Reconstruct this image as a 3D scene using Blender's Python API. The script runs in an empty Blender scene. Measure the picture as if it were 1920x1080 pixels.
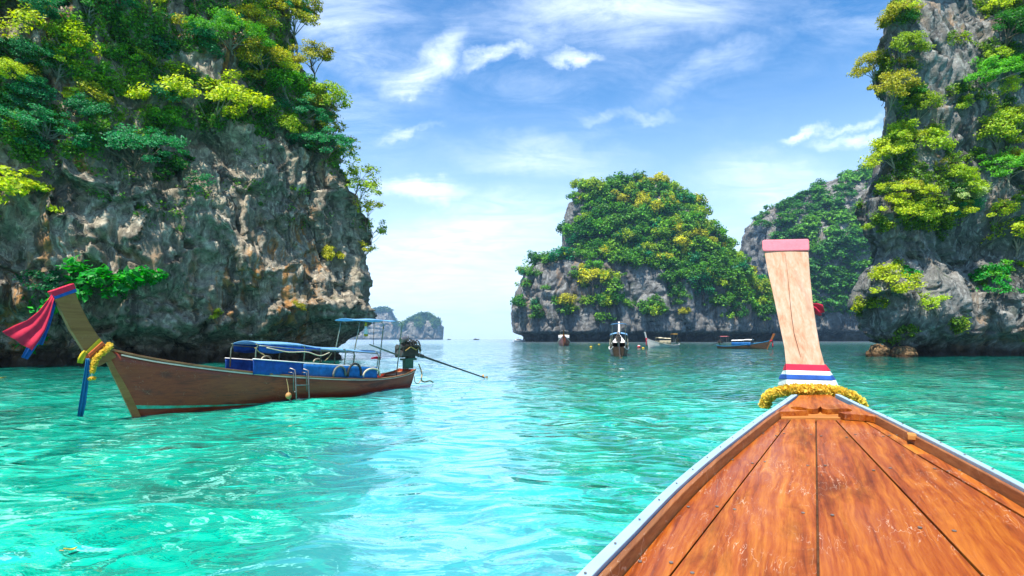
import bpy, math, random
import numpy as np
from mathutils import Vector, Matrix
from mathutils.bvhtree import BVHTree

# ------------------------------------------------------------------ camera, sky, sun
H = 1.6                                    # eye height over the sea, sitting in the bow of a boat
F = 1000.0                                 # focal length in pixels of the 1920 px wide photograph
HORIZON = 636.0
scene = bpy.context.scene
col = scene.collection
cam_data = bpy.data.cameras.new('camera')
cam_data.sensor_width = 36.0
cam_data.lens = 36.0 * F / 1920.0
cam_data.shift_y = (HORIZON - 540.0) / 1920.0
cam_data.clip_start = 0.05
cam_data.clip_end = 20000.0
cam = bpy.data.objects.new('camera', cam_data)
cam.location = (0, 0, H)
cam.rotation_euler = (math.radians(90), 0, 0)
col.objects.link(cam)
scene.camera = cam

SUN_EL, SUN_AZ = math.radians(67.0), math.radians(-147.0)      # azimuth from +Y, negative to the left
SUN_DIR = Vector((math.sin(SUN_AZ) * math.cos(SUN_EL), math.cos(SUN_AZ) * math.cos(SUN_EL), math.sin(SUN_EL)))
sun_data = bpy.data.lights.new('sun', 'SUN')
sun_data.energy = 4.4
sun_data.angle = math.radians(0.53)
sun_data.color = (1.0, 0.94, 0.84)
sun = bpy.data.objects.new('sun', sun_data)
sun.rotation_euler = SUN_DIR.to_track_quat('Z', 'Y').to_euler()
sun.location = SUN_DIR * 200
col.objects.link(sun)

scene.view_settings.view_transform = 'Standard'
scene.view_settings.look = 'None'
scene.view_settings.exposure = 1.02
scene.view_settings.gamma = 1.0
scene.view_settings.use_curve_mapping = False
scene.render.engine = 'CYCLES'
cy = scene.cycles
cy.max_bounces = 6; cy.diffuse_bounces = 3; cy.glossy_bounces = 3; cy.transmission_bounces = 4
cy.transparent_max_bounces = 6; cy.volume_bounces = 0
cy.use_denoising = True
cy.caustics_reflective = False; cy.caustics_refractive = False
cy.sample_clamp_indirect = 4.0

# ------------------------------------------------------------------ node helpers
def nd(t, typ, ins=None, **props):
    n = t.nodes.new(typ)
    for k, v in props.items():
        setattr(n, k, v)
    for k, v in (ins or {}).items():
        s = n.inputs[k]
        if isinstance(v, bpy.types.NodeSocket): t.links.new(v, s)
        else:
            if hasattr(s.default_value, '__len__') and hasattr(v, '__len__') and len(s.default_value) == 4 and len(v) == 3: v = (*v, 1)
            s.default_value = v
    return n
def mth(t, op, a, b=None, c=None, clamp=False):
    n = nd(t, 'ShaderNodeMath', {}, operation=op, use_clamp=clamp)
    for i, v in enumerate((a, b, c)):
        if v is None: continue
        if isinstance(v, bpy.types.NodeSocket): t.links.new(v, n.inputs[i])
        else: n.inputs[i].default_value = v
    return n.outputs[0]
def vmt(t, op, a, b=None, scale=None):
    n = nd(t, 'ShaderNodeVectorMath', {}, operation=op)
    for i, v in enumerate((a, b)):
        if v is None: continue
        if isinstance(v, bpy.types.NodeSocket): t.links.new(v, n.inputs[i])
        else: n.inputs[i].default_value = v
    if scale is not None:
        if isinstance(scale, bpy.types.NodeSocket): t.links.new(scale, n.inputs['Scale'])
        else: n.inputs['Scale'].default_value = scale
    return n.outputs[0]
def mixc(t, fac, a, b, blend='MIX'):
    n = nd(t, 'ShaderNodeMix', {}, data_type='RGBA', blend_type=blend)
    for i, v in ((0, fac), (6, a), (7, b)):
        s = n.inputs[i]
        if isinstance(v, bpy.types.NodeSocket): t.links.new(v, s)
        else: s.default_value = (*v, 1) if (hasattr(v, '__len__') and len(v) == 3) else v
    return n.outputs[2]
def ramp(t, fac, stops, interp='LINEAR'):
    n = nd(t, 'ShaderNodeValToRGB', {'Fac': fac})
    cr = n.color_ramp; cr.interpolation = interp
    while len(cr.elements) > 1: cr.elements.remove(cr.elements[-1])
    for i, (p, c) in enumerate(stops):
        e = cr.elements[0] if i == 0 else cr.elements.new(p)
        e.position = p
        if not hasattr(c, '__len__'): c = (c, c, c)
        e.color = (*c, 1)
    return n.outputs[0]
def rng_(t, v, a, b, c=0.0, d=1.0, smooth=True):
    return nd(t, 'ShaderNodeMapRange', {'Value': v, 'From Min': a, 'From Max': b, 'To Min': c, 'To Max': d},
              interpolation_type='SMOOTHSTEP' if smooth else 'LINEAR', clamp=True).outputs[0]
def noise(t, vec, scale, detail=4, rough=0.55, dist=0.0, out=0):
    return nd(t, 'ShaderNodeTexNoise', {'Vector': vec, 'Scale': scale, 'Detail': detail, 'Roughness': rough, 'Distortion': dist}).outputs[out]
def mapping(t, vec, scale=(1, 1, 1), rot=(0, 0, 0), loc=(0, 0, 0), typ='POINT'):
    return nd(t, 'ShaderNodeMapping', {'Vector': vec, 'Location': loc, 'Rotation': rot, 'Scale': scale}, vector_type=typ).outputs[0]

# ------------------------------------------------------------------ world: Nishita sky with thin cirrus
world = bpy.data.worlds.new('World')
scene.world = world
world.use_nodes = True
wt = world.node_tree
wt.nodes.clear()
sky = nd(wt, 'ShaderNodeTexSky', {}, sky_type='NISHITA', sun_disc=False, sun_elevation=SUN_EL, sun_rotation=SUN_AZ,
         altitude=0, air_density=1.0, dust_density=0.6, ozone_density=3.0)
dirv = nd(wt, 'ShaderNodeTexCoord').outputs['Generated']
sep = nd(wt, 'ShaderNodeSeparateXYZ', {'Vector': dirv})
dx, dy, dz = sep.outputs
dyc = mth(wt, 'MAXIMUM', dy, 0.05)
ca = mth(wt, 'DIVIDE', dx, dyc); cb = mth(wt, 'DIVIDE', dz, dyc)
ab = nd(wt, 'ShaderNodeCombineXYZ', {'X': ca, 'Y': cb, 'Z': 0.0}).outputs[0]
skyc = nd(wt, 'ShaderNodeHueSaturation', {'Color': sky.outputs[0], 'Saturation': 1.25, 'Value': 1.0}).outputs[0]
skyc = mixc(wt, 1.0, skyc, (0.62, 1.03, 1.14), 'MULTIPLY')
# high thin cloud: a noise on the plane of the cloud layer, stretched along the wind
dzc = mth(wt, 'ADD', mth(wt, 'MAXIMUM', dz, 0.0), 0.12)
pl = nd(wt, 'ShaderNodeCombineXYZ', {'X': mth(wt, 'DIVIDE', dx, dzc), 'Y': mth(wt, 'DIVIDE', dy, dzc), 'Z': 0.0}).outputs[0]
plm = mapping(wt, pl, (0.55, 1.0, 1), (0, 0, math.radians(-24)))
big = noise(wt, plm, 0.75, 3, 0.5, 0.6)
fine = noise(wt, mapping(wt, pl, (1.1, 2.0, 1), (0, 0, math.radians(-20))), 2.6, 12, 0.68, .7)
cir = mth(wt, 'MULTIPLY', rng_(wt, big, 0.36, 0.74), rng_(wt, fine, 0.34, 0.86))
# a few denser tufts
warp = nd(wt, 'ShaderNodeTexNoise', {'Vector': ab, 'Scale': 9.0, 'Detail': 6.0, 'Roughness': 0.62}).outputs['Color']
abw = vmt(wt, 'ADD', ab, vmt(wt, 'SCALE', vmt(wt, 'SUBTRACT', warp, (0.5, 0.5, 0.5)), scale=0.11))
tufts = None
for (px, py, L, W, ang, amp) in (
        (800, 112, .105, .040, 36, 1.0), (770, 160, .065, .018, 8, .7), (928, 104, .090, .020, 16, 1.0), (1075, 104, .060, .015, -8, .85),
        (790, 350, .100, .024, -5, .95), (1440, 345, .140, .060, -8, .55), (1592, 266, .075, .014, 9, .9), (1500, 262, .04, .010, 12, .8),
        (1585, 242, .085, .008, 14, .6), (1170, 18, .30, .075, 4, .75), (665, 85, .17, .060, -28, .75), (850, 455, .24, .075, 14, .72), (1000, 520, .2, .06, 5, .5), (760, 600, .3, .05, 0, .6),
        (1010, 290, .18, .040, -4, .45), (760, 245, .07, .010, 14, .55), (1340, 120, .17, .035, 24, .42), (1170, 212, .09, .012, 4, .5),
        (790, 520, .26, .09, 6, .55), (940, 430, .12, .07, 40, .45), (640, 10, .2, .09, -10, .5)):
    m = mapping(wt, abw, (L, W, 1), (0, 0, math.radians(ang)), ((px - 960) / F, (HORIZON - py) / F, 0), 'TEXTURE')
    ln = nd(wt, 'ShaderNodeVectorMath', {0: m}, operation='LENGTH').outputs['Value']
    b = rng_(wt, ln, 1.45, 0.0, 0.0, amp)
    tufts = b if tufts is None else mth(wt, 'MAXIMUM', tufts, b)
tufts = mth(wt, 'MULTIPLY', tufts, rng_(wt, fine, 0.25, 0.72, 0.12, .92))
tufts = mth(wt, 'MULTIPLY', tufts, rng_(wt, dy, 0.02, 0.2))
cloud = mth(wt, 'MAXIMUM', mth(wt, 'MULTIPLY', cir, 0.75), tufts, clamp=True)
cloud = mth(wt, 'MULTIPLY', cloud, rng_(wt, dz, -0.02, 0.06))
skyc = mixc(wt, rng_(wt, dz, 0.50, -0.02, 0.0, 0.86), skyc, (6.2, 7.5, 9.0))          # milky air low over the sea
skyc = mixc(wt, cloud, skyc, (8.2, 8.9, 9.8))
bg = nd(wt, 'ShaderNodeBackground', {'Color': skyc, 'Strength': 0.10})
nd_out = nd(wt, 'ShaderNodeOutputWorld', {'Surface': bg.outputs[0]})

# ------------------------------------------------------------------ numpy noise
def _hash(ix, iy, iz, seed):
    h = (ix * 374761393 + iy * 668265263 + iz * 2147483647 + seed * 1274126177) & 0xffffffff
    h = ((h ^ (h >> 13)) * 1274126177) & 0xffffffff
    h = ((h ^ (h >> 16)) * 2246822519) & 0xffffffff
    return (h ^ (h >> 15)) & 0xffffffff
_gr = np.random.default_rng(5).normal(size=(256, 3)); _gr /= np.linalg.norm(_gr, axis=1)[:, None]
def perlin(P, seed=0):
    Pi = np.floor(P).astype(np.int64); f = P - Pi
    w = f * f * f * (f * (f * 6 - 15) + 10)
    r = np.zeros(len(P))
    for i in (0, 1):
        for j in (0, 1):
            for k in (0, 1):
                g = _gr[_hash(Pi[:, 0] + i, Pi[:, 1] + j, Pi[:, 2] + k, seed) & 255]
                d = g[:, 0] * (f[:, 0] - i) + g[:, 1] * (f[:, 1] - j) + g[:, 2] * (f[:, 2] - k)
                r += d * (w[:, 0] if i else 1 - w[:, 0]) * (w[:, 1] if j else 1 - w[:, 1]) * (w[:, 2] if k else 1 - w[:, 2])
    return r * 1.5
def fbm(P, scale, octs=4, gain=0.5, seed=0, ridged=False):
    P = P * (1.0 / np.asarray(scale, float))
    a, s = 1.0, np.zeros(len(P)); tot = 0
    for o in range(octs):
        n = perlin(P, seed + o * 17)
        if ridged: n = 1 - 2 * np.abs(n)
        s += a * n; tot += a; a *= gain; P = P * 2.03 + 11.7
    return s / tot
def worley(P, scale, seed=0, jit=0.9):
    P = P / np.asarray(scale, float)
    Pi = np.floor(P).astype(np.int64)
    f1 = np.full(len(P), 9.0); f2 = np.full(len(P), 9.0); cid = np.zeros(len(P))
    for i in (-1, 0, 1):
        for j in (-1, 0, 1):
            for k in (-1, 0, 1):
                c = Pi + (i, j, k)
                h = _hash(c[:, 0], c[:, 1], c[:, 2], seed)
                q = c + 0.5 + jit * (np.stack([(h & 1023) / 1023., ((h >> 10) & 1023) / 1023., ((h >> 20) & 1023) / 1023.], 1) - 0.5)
                d = np.sqrt(((q - P) ** 2).sum(1))
                n1 = d < f1
                f2 = np.where(n1, f1, np.minimum(f2, d)); cid = np.where(n1, (h & 65535) / 65535., cid); f1 = np.where(n1, d, f1)
    return f1, f2, cid
def facets(P, scale, seed=0, jit=.95):
    """tilted flat faces meeting in sharp edges, as broken limestone shows"""
    P = P / np.asarray(scale, float)
    Pi = np.floor(P).astype(np.int64)
    f1 = np.full(len(P), 9.0); out = np.zeros(len(P))
    for i in (-1, 0, 1):
        for j in (-1, 0, 1):
            for k in (-1, 0, 1):
                c = Pi + (i, j, k)
                h = _hash(c[:, 0], c[:, 1], c[:, 2], seed)
                v = P - (c + 0.5 + jit * (np.stack([(h & 1023) / 1023., ((h >> 10) & 1023) / 1023., ((h >> 20) & 1023) / 1023.], 1) - 0.5))
                d = (v ** 2).sum(1)
                m = d < f1
                g = _gr[(h >> 7) & 255]
                out = np.where(m, (v * g).sum(1) + (((h >> 15) & 255) / 255. - .5) * .35, out); f1 = np.where(m, d, f1)
    return out
def sst(x, a, b):
    t = np.clip((np.asarray(x, float) - a) / (b - a), 0, 1); return t * t * (3 - 2 * t)
def herm(xs, ys, x):
    xs = np.asarray(xs, float); ys = np.asarray(ys, float)
    m = np.gradient(ys, xs, axis=0)
    d = np.diff(ys, axis=0) / (np.diff(xs)[:, None] if ys.ndim > 1 else np.diff(xs))
    i = np.clip(np.searchsorted(xs, x) - 1, 0, len(xs) - 2)
    h = xs[i + 1] - xs[i]; t = np.clip((x - xs[i]) / h, 0, 1)
    if ys.ndim > 1: h = h[:, None]; t = t[:, None]
    return (2*t**3-3*t**2+1)*ys[i] + (t**3-2*t**2+t)*h*m[i] + (-2*t**3+3*t**2)*ys[i+1] + (t**3-t**2)*h*m[i+1]

# ------------------------------------------------------------------ picture <-> place
def ray(px, py): return Vector(((px - 960) / F, 1.0, -(py - HORIZON) / F))
def at(px, py, Y): d = ray(px, py) * Y; return Vector((d.x, d.y, H + d.z))
def on_water(px, py): return at(px, py, H * F / (py - HORIZON))

# ------------------------------------------------------------------ object helpers
def link(o, parent=None):
    col.objects.link(o)
    if parent is not None: o.parent = parent
    return o
def tag(o, label=None, cat=None, group=None, kind=None):
    if label: o['label'] = label
    if cat: o['category'] = cat
    if group: o['group'] = group
    if kind: o['kind'] = kind
    return o
def empty(name, loc=(0, 0, 0), rz=0.0, scale=1.0):
    o = bpy.data.objects.new(name, None); o.empty_display_size = 0.3
    o.location = loc; o.rotation_euler = (0, 0, rz); o.scale = (scale,) * 3
    return link(o)
def mesh_np(name, V, Fq, mats, smooth=True, parent=None, mat_idx=None, data_only=False):
    """V (n,3), Fq (m,4) or (m,3) int"""
    me = bpy.data.meshes.new(name)
    V = np.asarray(V, np.float32); Fq = np.asarray(Fq, np.int32)
    k = Fq.shape[1]
    me.vertices.add(len(V)); me.vertices.foreach_set('co', V.ravel())
    me.loops.add(Fq.size); me.loops.foreach_set('vertex_index', Fq.ravel())
    me.polygons.add(len(Fq)); me.polygons.foreach_set('loop_start', np.arange(0, Fq.size, k, dtype=np.int32))
    if mat_idx is not None: me.polygons.foreach_set('material_index', np.asarray(mat_idx, np.int32))
    me.polygons.foreach_set('use_smooth', np.full(len(Fq), smooth, bool))
    for m in (mats if isinstance(mats, (list, tuple)) else [mats]): me.materials.append(m)
    me.update(calc_edges=True)
    if data_only: return me
    return link(bpy.data.objects.new(name, me), parent)
def grid_faces(nu, nv, wrap=False):
    i = np.arange(nu if wrap else nu - 1); j = np.arange(nv - 1)
    I, J = np.meshgrid(i, j, indexing='ij'); I2 = (I + 1) % nu
    return np.stack([I * nv + J, I2 * nv + J, I2 * nv + J + 1, I * nv + J + 1], -1).reshape(-1, 4)

class MB:
    """collects simple solids into one mesh"""
    def __init__(s): s.v = []; s.f = []
    def add(s, vs, fs):
        n = len(s.v); s.v += [tuple(p) for p in vs]; s.f += [tuple(i + n for i in f) for f in fs]
        return s
    def box(s, c, size, M=None):
        x, y, z = (d / 2 for d in size)
        vs = [Vector((sx * x, sy * y, sz * z)) for sx in (-1, 1) for sy in (-1, 1) for sz in (-1, 1)]
        if M is not None: vs = [M @ p for p in vs]
        return s.add([p + Vector(c) for p in vs], [(0, 1, 3, 2), (4, 6, 7, 5), (0, 4, 5, 1), (2, 3, 7, 6), (0, 2, 6, 4), (1, 5, 7, 3)])
    def loft(s, rings, closed=True, caps=True):
        n = len(rings[0]); fs = []
        for k in range(len(rings) - 1):
            for i in range(n if closed else n - 1):
                j = (i + 1) % n
                fs.append((k * n + i, k * n + j, (k + 1) * n + j, (k + 1) * n + i))
        if caps and closed:
            fs.append(tuple(range(n))[::-1]); m = (len(rings) - 1) * n; fs.append(tuple(m + i for i in range(n)))
        return s.add([p for r in rings for p in r], fs)
    def tube(s, path, r, n=8, caps=True):
        path = [Vector(p) for p in path]
        rs = list(r) if hasattr(r, '__len__') else [r] * len(path)
        up = None; rings = []
        for i, p in enumerate(path):
            t = (path[min(i + 1, len(path) - 1)] - path[max(i - 1, 0)])
            t = t.normalized() if t.length > 1e-9 else Vector((0, 0, 1))
            if up is None: up = t.orthogonal().normalized()
            up = (up - t * up.dot(t)); up = up.normalized() if up.length > 1e-6 else t.orthogonal().normalized()
            b = t.cross(up)
            rings.append([p + (up * math.cos(2 * math.pi * k / n) + b * math.sin(2 * math.pi * k / n)) * rs[i] for k in range(n)])
        return s.loft(rings, True, caps)
    def sweep(s, path, prof, side):
        """prof: (a, b) offsets along `side(i)` and up"""
        rings = []
        for i, p in enumerate(path):
            sd = side(i) if callable(side) else side
            rings.append([Vector(p) + Vector(sd) * a + Vector((0, 0, b)) for a, b in prof])
        return s.loft(rings)
    def prism(s, poly, down):
        """closed polygon of points pushed along `down`"""
        n = len(poly); d = Vector(down)
        vs = [Vector(p) for p in poly] + [Vector(p) + d for p in poly]
        return s.add(vs, [tuple(range(n)), tuple(range(2 * n - 1, n - 1, -1))] + [(i, n + i, n + (i + 1) % n, (i + 1) % n) for i in range(n)])
    def build(s, name, mat, parent=None, smooth=False, bevel=0.0, auto=None):
        me = bpy.data.meshes.new(name); me.from_pydata(s.v, [], s.f)
        for m in (mat if isinstance(mat, (list, tuple)) else [mat]): me.materials.append(m)
        import bmesh
        bm = bmesh.new(); bm.from_mesh(me)
        bmesh.ops.recalc_face_normals(bm, faces=bm.faces); bm.to_mesh(me); bm.free()
        if smooth: me.polygons.foreach_set('use_smooth', np.ones(len(me.polygons), bool))
        o = link(bpy.data.objects.new(name, me), parent)
        if bevel:
            b = o.modifiers.new('bevel', 'BEVEL'); b.width = bevel; b.segments = 2; b.limit_method = 'ANGLE'
        return o

# ------------------------------------------------------------------ materials
def new_mat(name):
    m = bpy.data.materials.new(name); m.use_nodes = True; t = m.node_tree; t.nodes.clear()
    return m, t
def finish(t, shader): nd(t, 'ShaderNodeOutputMaterial', {'Surface': shader})
def geo(t): return nd(t, 'ShaderNodeNewGeometry')
def objco(t): return nd(t, 'ShaderNodeTexCoord').outputs['Object']

def rock_mat(name, k=1.0, dark=1.0, tide=0.9, warm=1.0, vein=0.5, tint=(1, 1, 1)):
    m, t = new_mat(name)
    p = geo(t).outputs['Position']
    ps = vmt(t, 'SCALE', p, scale=k)
    wv = vmt(t, 'ADD', ps, vmt(t, 'SCALE', nd(t, 'ShaderNodeTexNoise', {'Vector': ps, 'Scale': 0.35, 'Detail': 3.0}).outputs['Color'], scale=2.5))
    n1 = noise(t, ps, 0.28, 9, 0.68)
    streak = noise(t, mapping(t, wv, (1.5, 1.5, 0.09)), 0.9, 6, 0.6)
    streak2 = noise(t, mapping(t, wv, (2.0, 2.0, 0.08), loc=(17, 5, 3)), 0.55, 7, 0.62)
    streak3 = noise(t, mapping(t, wv, (3.4, 3.4, 0.16), loc=(7, 25, 1)), 1.0, 5, 0.6)
    fine = noise(t, ps, 3.4, 8, 0.7)
    base = ramp(t, n1, [(.28, (.085 * dark, .078 * dark, .068 * dark)), (.46, (.20 * dark, .185 * dark, .16 * dark)), (.60, (.31 * dark, .29 * dark, .25 * dark)), (.76, (.50 * dark, .47 * dark, .41 * dark))])
    base = mixc(t, mth(t, 'MULTIPLY', rng_(t, streak3, .50, .64), .7), base, (.52 * dark, .50 * dark, .44 * dark))
    om = rng_(t, noise(t, ps, .10, 2, .5), .46, .60)
    base = mixc(t, mth(t, 'MULTIPLY', mth(t, 'MULTIPLY', rng_(t, streak, .50, .60), om), .85 * warm, clamp=True), base, (.44, .22, .07))
    base = mixc(t, mth(t, 'MULTIPLY', rng_(t, streak2, .54, .62), .78), base, (.05, .047, .043))
    base = mixc(t, mth(t, 'MULTIPLY', rng_(t, noise(t, ps, .6, 5, .6), .56, .72), .55), base, (.085, .125, .06))
    base = mixc(t, rng_(t, fine, .3, .7, .65, 0.0), base, (.045, .04, .034))
    z = nd(t, 'ShaderNodeSeparateXYZ', {'Vector': p}).outputs[2]
    zz = mth(t, 'ADD', z, mth(t, 'MULTIPLY', mth(t, 'SUBTRACT', n1, .5), 2.4 * tide))
    base = mixc(t, rng_(t, zz, tide * 1.6, tide * .5, 0, .88), base, (.040, .028, .018))
    if tint != (1, 1, 1): base = mixc(t, 1.0, base, tint, 'MULTIPLY')
    vor = nd(t, 'ShaderNodeTexVoronoi', {'Vector': mapping(t, wv, (1, 1, .55)), 'Scale': 1.5}, feature='DISTANCE_TO_EDGE').outputs['Distance']
    crack = rng_(t, vor, 0.0, 0.07)
    vm = rng_(t, noise(t, ps, .5, 3, .6), .50, .66)
    base = mixc(t, mth(t, 'MULTIPLY', mth(t, 'MULTIPLY', mth(t, 'SUBTRACT', 1.0, crack), vein), vm), base, (.035, .03, .026))
    hgt = mth(t, 'ADD', mth(t, 'MULTIPLY', fine, .32), mth(t, 'MULTIPLY', mth(t, 'MULTIPLY', crack, vm), .16))
    hgt = mth(t, 'ADD', hgt, mth(t, 'MULTIPLY', streak3, .35))
    bp = nd(t, 'ShaderNodeBump', {'Height': hgt, 'Strength': 0.9, 'Distance': 0.30 / k})
    s = nd(t, 'ShaderNodeBsdfPrincipled', {'Base Color': base, 'Roughness': .85, 'Specular IOR Level': .25, 'Normal': bp.outputs[0]})
    finish(t, s.outputs[0]); return m

def leaf_mat(name, trans=0.40, patch=0.0):
    m, t = new_mat(name)
    oi = nd(t, 'ShaderNodeObjectInfo'); g = geo(t)
    rnd = g.outputs['Random Per Island']
    c = nd(t, 'ShaderNodeHueSaturation', {'Color': oi.outputs['Color'],
            'Hue': mth(t, 'MULTIPLY_ADD', rnd, -0.035, 0.525), 'Saturation': mth(t, 'MULTIPLY_ADD', rnd, .25, .95),
            'Value': mth(t, 'MULTIPLY_ADD', mth(t, 'FRACT', mth(t, 'MULTIPLY', rnd, 7.31)), 1.0, .55)}).outputs[0]
    if patch:
        pn = noise(t, g.outputs['Position'], patch, 4, .6)
        c = mixc(t, rng_(t, pn, .48, .62, 0, .85), c, mixc(t, 1.0, c, (3.2, 1.9, .8), 'MULTIPLY'))
        pn2 = noise(t, vmt(t, 'ADD', g.outputs['Position'], (31, 7, 3)), patch * 1.7, 3, .6)
        c = mixc(t, rng_(t, pn2, .52, .66, 0, .7), c, mixc(t, 1.0, c, (.45, .75, 1.0), 'MULTIPLY'))
    d = nd(t, 'ShaderNodeBsdfDiffuse', {'Color': c})
    tr = nd(t, 'ShaderNodeBsdfTranslucent', {'Color': mixc(t, 1.0, c, (1.25, 1.25, .7), 'MULTIPLY')})
    mx = nd(t, 'ShaderNodeMixShader', {0: trans, 1: d.outputs[0], 2: tr.outputs[0]})
    gl = nd(t, 'ShaderNodeBsdfGlossy', {'Color': (1, 1, 1), 'Roughness': .5})
    mx2 = nd(t, 'ShaderNodeMixShader', {0: .018, 1: mx.outputs[0], 2: gl.outputs[0]})
    finish(t, mx2.outputs[0]); return m

def simple_mat(name, c, rough=.6, var=.25, scale=6.0, metal=0.0, bump=.1, spec=.4, c2=None, trans=0.0):
    m, t = new_mat(name)
    p = objco(t)
    n = noise(t, p, scale, 6, .6); n2 = noise(t, p, scale * 6, 4, .6)
    f = mth(t, 'ADD', mth(t, 'MULTIPLY', n, .7), mth(t, 'MULTIPLY', n2, .3))
    lo = tuple(v * (1 - var) for v in c) if c2 is None else c2
    hi = tuple(min(1, v * (1 + var)) for v in c)
    cc = ramp(t, f, [(.34, lo), (.66, hi)])
    bp = nd(t, 'ShaderNodeBump', {'Height': f, 'Strength': bump, 'Distance': .02})
    s = nd(t, 'ShaderNodeBsdfPrincipled', {'Base Color': cc, 'Roughness': rough, 'Metallic': metal, 'Specular IOR Level': spec, 'Normal': bp.outputs[0]})
    o = s.outputs[0]
    if trans:
        tr = nd(t, 'ShaderNodeBsdfTranslucent', {'Color': cc, 'Normal': bp.outputs[0]})
        o = nd(t, 'ShaderNodeMixShader', {0: trans, 1: o, 2: tr.outputs[0]}).outputs[0]
    finish(t, o); return m

def wood_mat(name, dark, mid, light, yaw=0.0, gs=1.0, rough=.42, wear=.0, stain=.5, spec=.4):
    m, t = new_mat(name)
    p = objco(t); oi = nd(t, 'ShaderNodeObjectInfo')
    r = oi.outputs['Random']
    off = nd(t, 'ShaderNodeCombineXYZ', {'X': mth(t, 'MULTIPLY', r, 13.0), 'Y': mth(t, 'MULTIPLY', r, 37.0), 'Z': mth(t, 'MULTIPLY', r, 5.0)}).outputs[0]
    q = vmt(t, 'ADD', mapping(t, p, (1, 1, 1), yaw if hasattr(yaw, '__len__') else (0, 0, yaw)), off)          # x runs along the grain
    wv = nd(t, 'ShaderNodeTexNoise', {'Vector': mapping(t, q, (1.2, 3.0, 3.0)), 'Scale': 1.3 * gs, 'Detail': 3.0}).outputs['Color']
    qw = vmt(t, 'ADD', q, vmt(t, 'SCALE', vmt(t, 'SUBTRACT', wv, (.5, .5, .5)), scale=.10 / gs))
    grain = noise(t, mapping(t, qw, (.7, 24, 24)), 1.5 * gs, 7, .62, .4)
    fibre = noise(t, mapping(t, q, (3.0, 90, 90)), 1.6 * gs, 4, .6)
    broad = noise(t, mapping(t, qw, (.5, 5.5, 5.5)), 1.1 * gs, 4, .55)
    blot = noise(t, mapping(t, q, (.8, 3.2, 3.2)), 1.5 * gs, 7, .65, .5)
    f = mth(t, 'ADD', mth(t, 'MULTIPLY', grain, .55), mth(t, 'ADD', mth(t, 'MULTIPLY', broad, .28), mth(t, 'MULTIPLY', fibre, .19)))
    c = ramp(t, f, [(.34, dark), (.48, mid), (.66, light)])
    c = mixc(t, rng_(t, blot, .50, .70, 0, stain), c, tuple(v * .45 for v in dark))
    c = mixc(t, mth(t, 'MULTIPLY', r, .75), c, mixc(t, 1.0, c, (.66, .50, .45), 'MULTIPLY'))
    ro = rng_(t, blot, .3, .7, rough - .1, rough + .2)
    hg = mth(t, 'ADD', mth(t, 'MULTIPLY', grain, .6), mth(t, 'MULTIPLY', fibre, .4))
    if wear:
        sc = noise(t, mapping(t, vmt(t, 'ADD', q, vmt(t, 'SCALE', wv, scale=.12)), (5, 30, 3), (0, 0, .5)), 1.5, 2, .5)
        sc = mth(t, 'MULTIPLY', rng_(t, mth(t, 'ABSOLUTE', mth(t, 'SUBTRACT', sc, .5)), .010, .002), rng_(t, noise(t, q, 3.1, 4, .6), .48, .62))
        spot = mth(t, 'MULTIPLY', rng_(t, noise(t, q, 34, 3, .6), .69, .74), rng_(t, noise(t, vmt(t, 'ADD', q, (3, 9, 1)), 2.6, 3, .6), .5, .62))
        w = mth(t, 'MULTIPLY', mth(t, 'MAXIMUM', sc, spot), wear, clamp=True)
        c = mixc(t, w, c, (.62, .45, .33))
    bp = nd(t, 'ShaderNodeBump', {'Height': hg, 'Strength': .25, 'Distance': .006})
    s = nd(t, 'ShaderNodeBsdfPrincipled', {'Base Color': c, 'Roughness': ro, 'Specular IOR Level': spec, 'Normal': bp.outputs[0]})
    finish(t, s.outputs[0]); return m

M = {}
M['rock_left'] = rock_mat('limestone_shore', 1.0, 1.3, 0.8, 1.15, .5, (1.12, 1.02, .86))
M['rock_right'] = rock_mat('limestone_tower', 0.8, 0.92, 0.9, 0.5, .4, (.95, 1.0, 1.06))
M['rock_island'] = rock_mat('limestone_island', 0.16, 0.85, 4.0, .55, .6, (.92, .97, 1.06))
M['rock_back'] = rock_mat('limestone_back', 0.14, 0.9, 4.0, .3, .5, (.94, .98, 1.04))
M['rock_far'] = rock_mat('limestone_far', 0.05, 1.0, 6.0, .8, .4)
M['boulder'] = rock_mat('boulder_rock', 1.8, .75, 0.2, 1.6, .4, (1.0, .66, .36))
M['leaf'] = leaf_mat('leaf')
M['leaf_stuff'] = leaf_mat('leaf_cover', .35, .16)
M['leaf_far'] = leaf_mat('leaf_far_cover', .30, .035)
M['bark'] = simple_mat('bark', (.16, .12, .085), .85, .45, 5, bump=.5)
M['bark_pale'] = simple_mat('pale_bark', (.34, .29, .23), .85, .35, 5, bump=.4)

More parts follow.
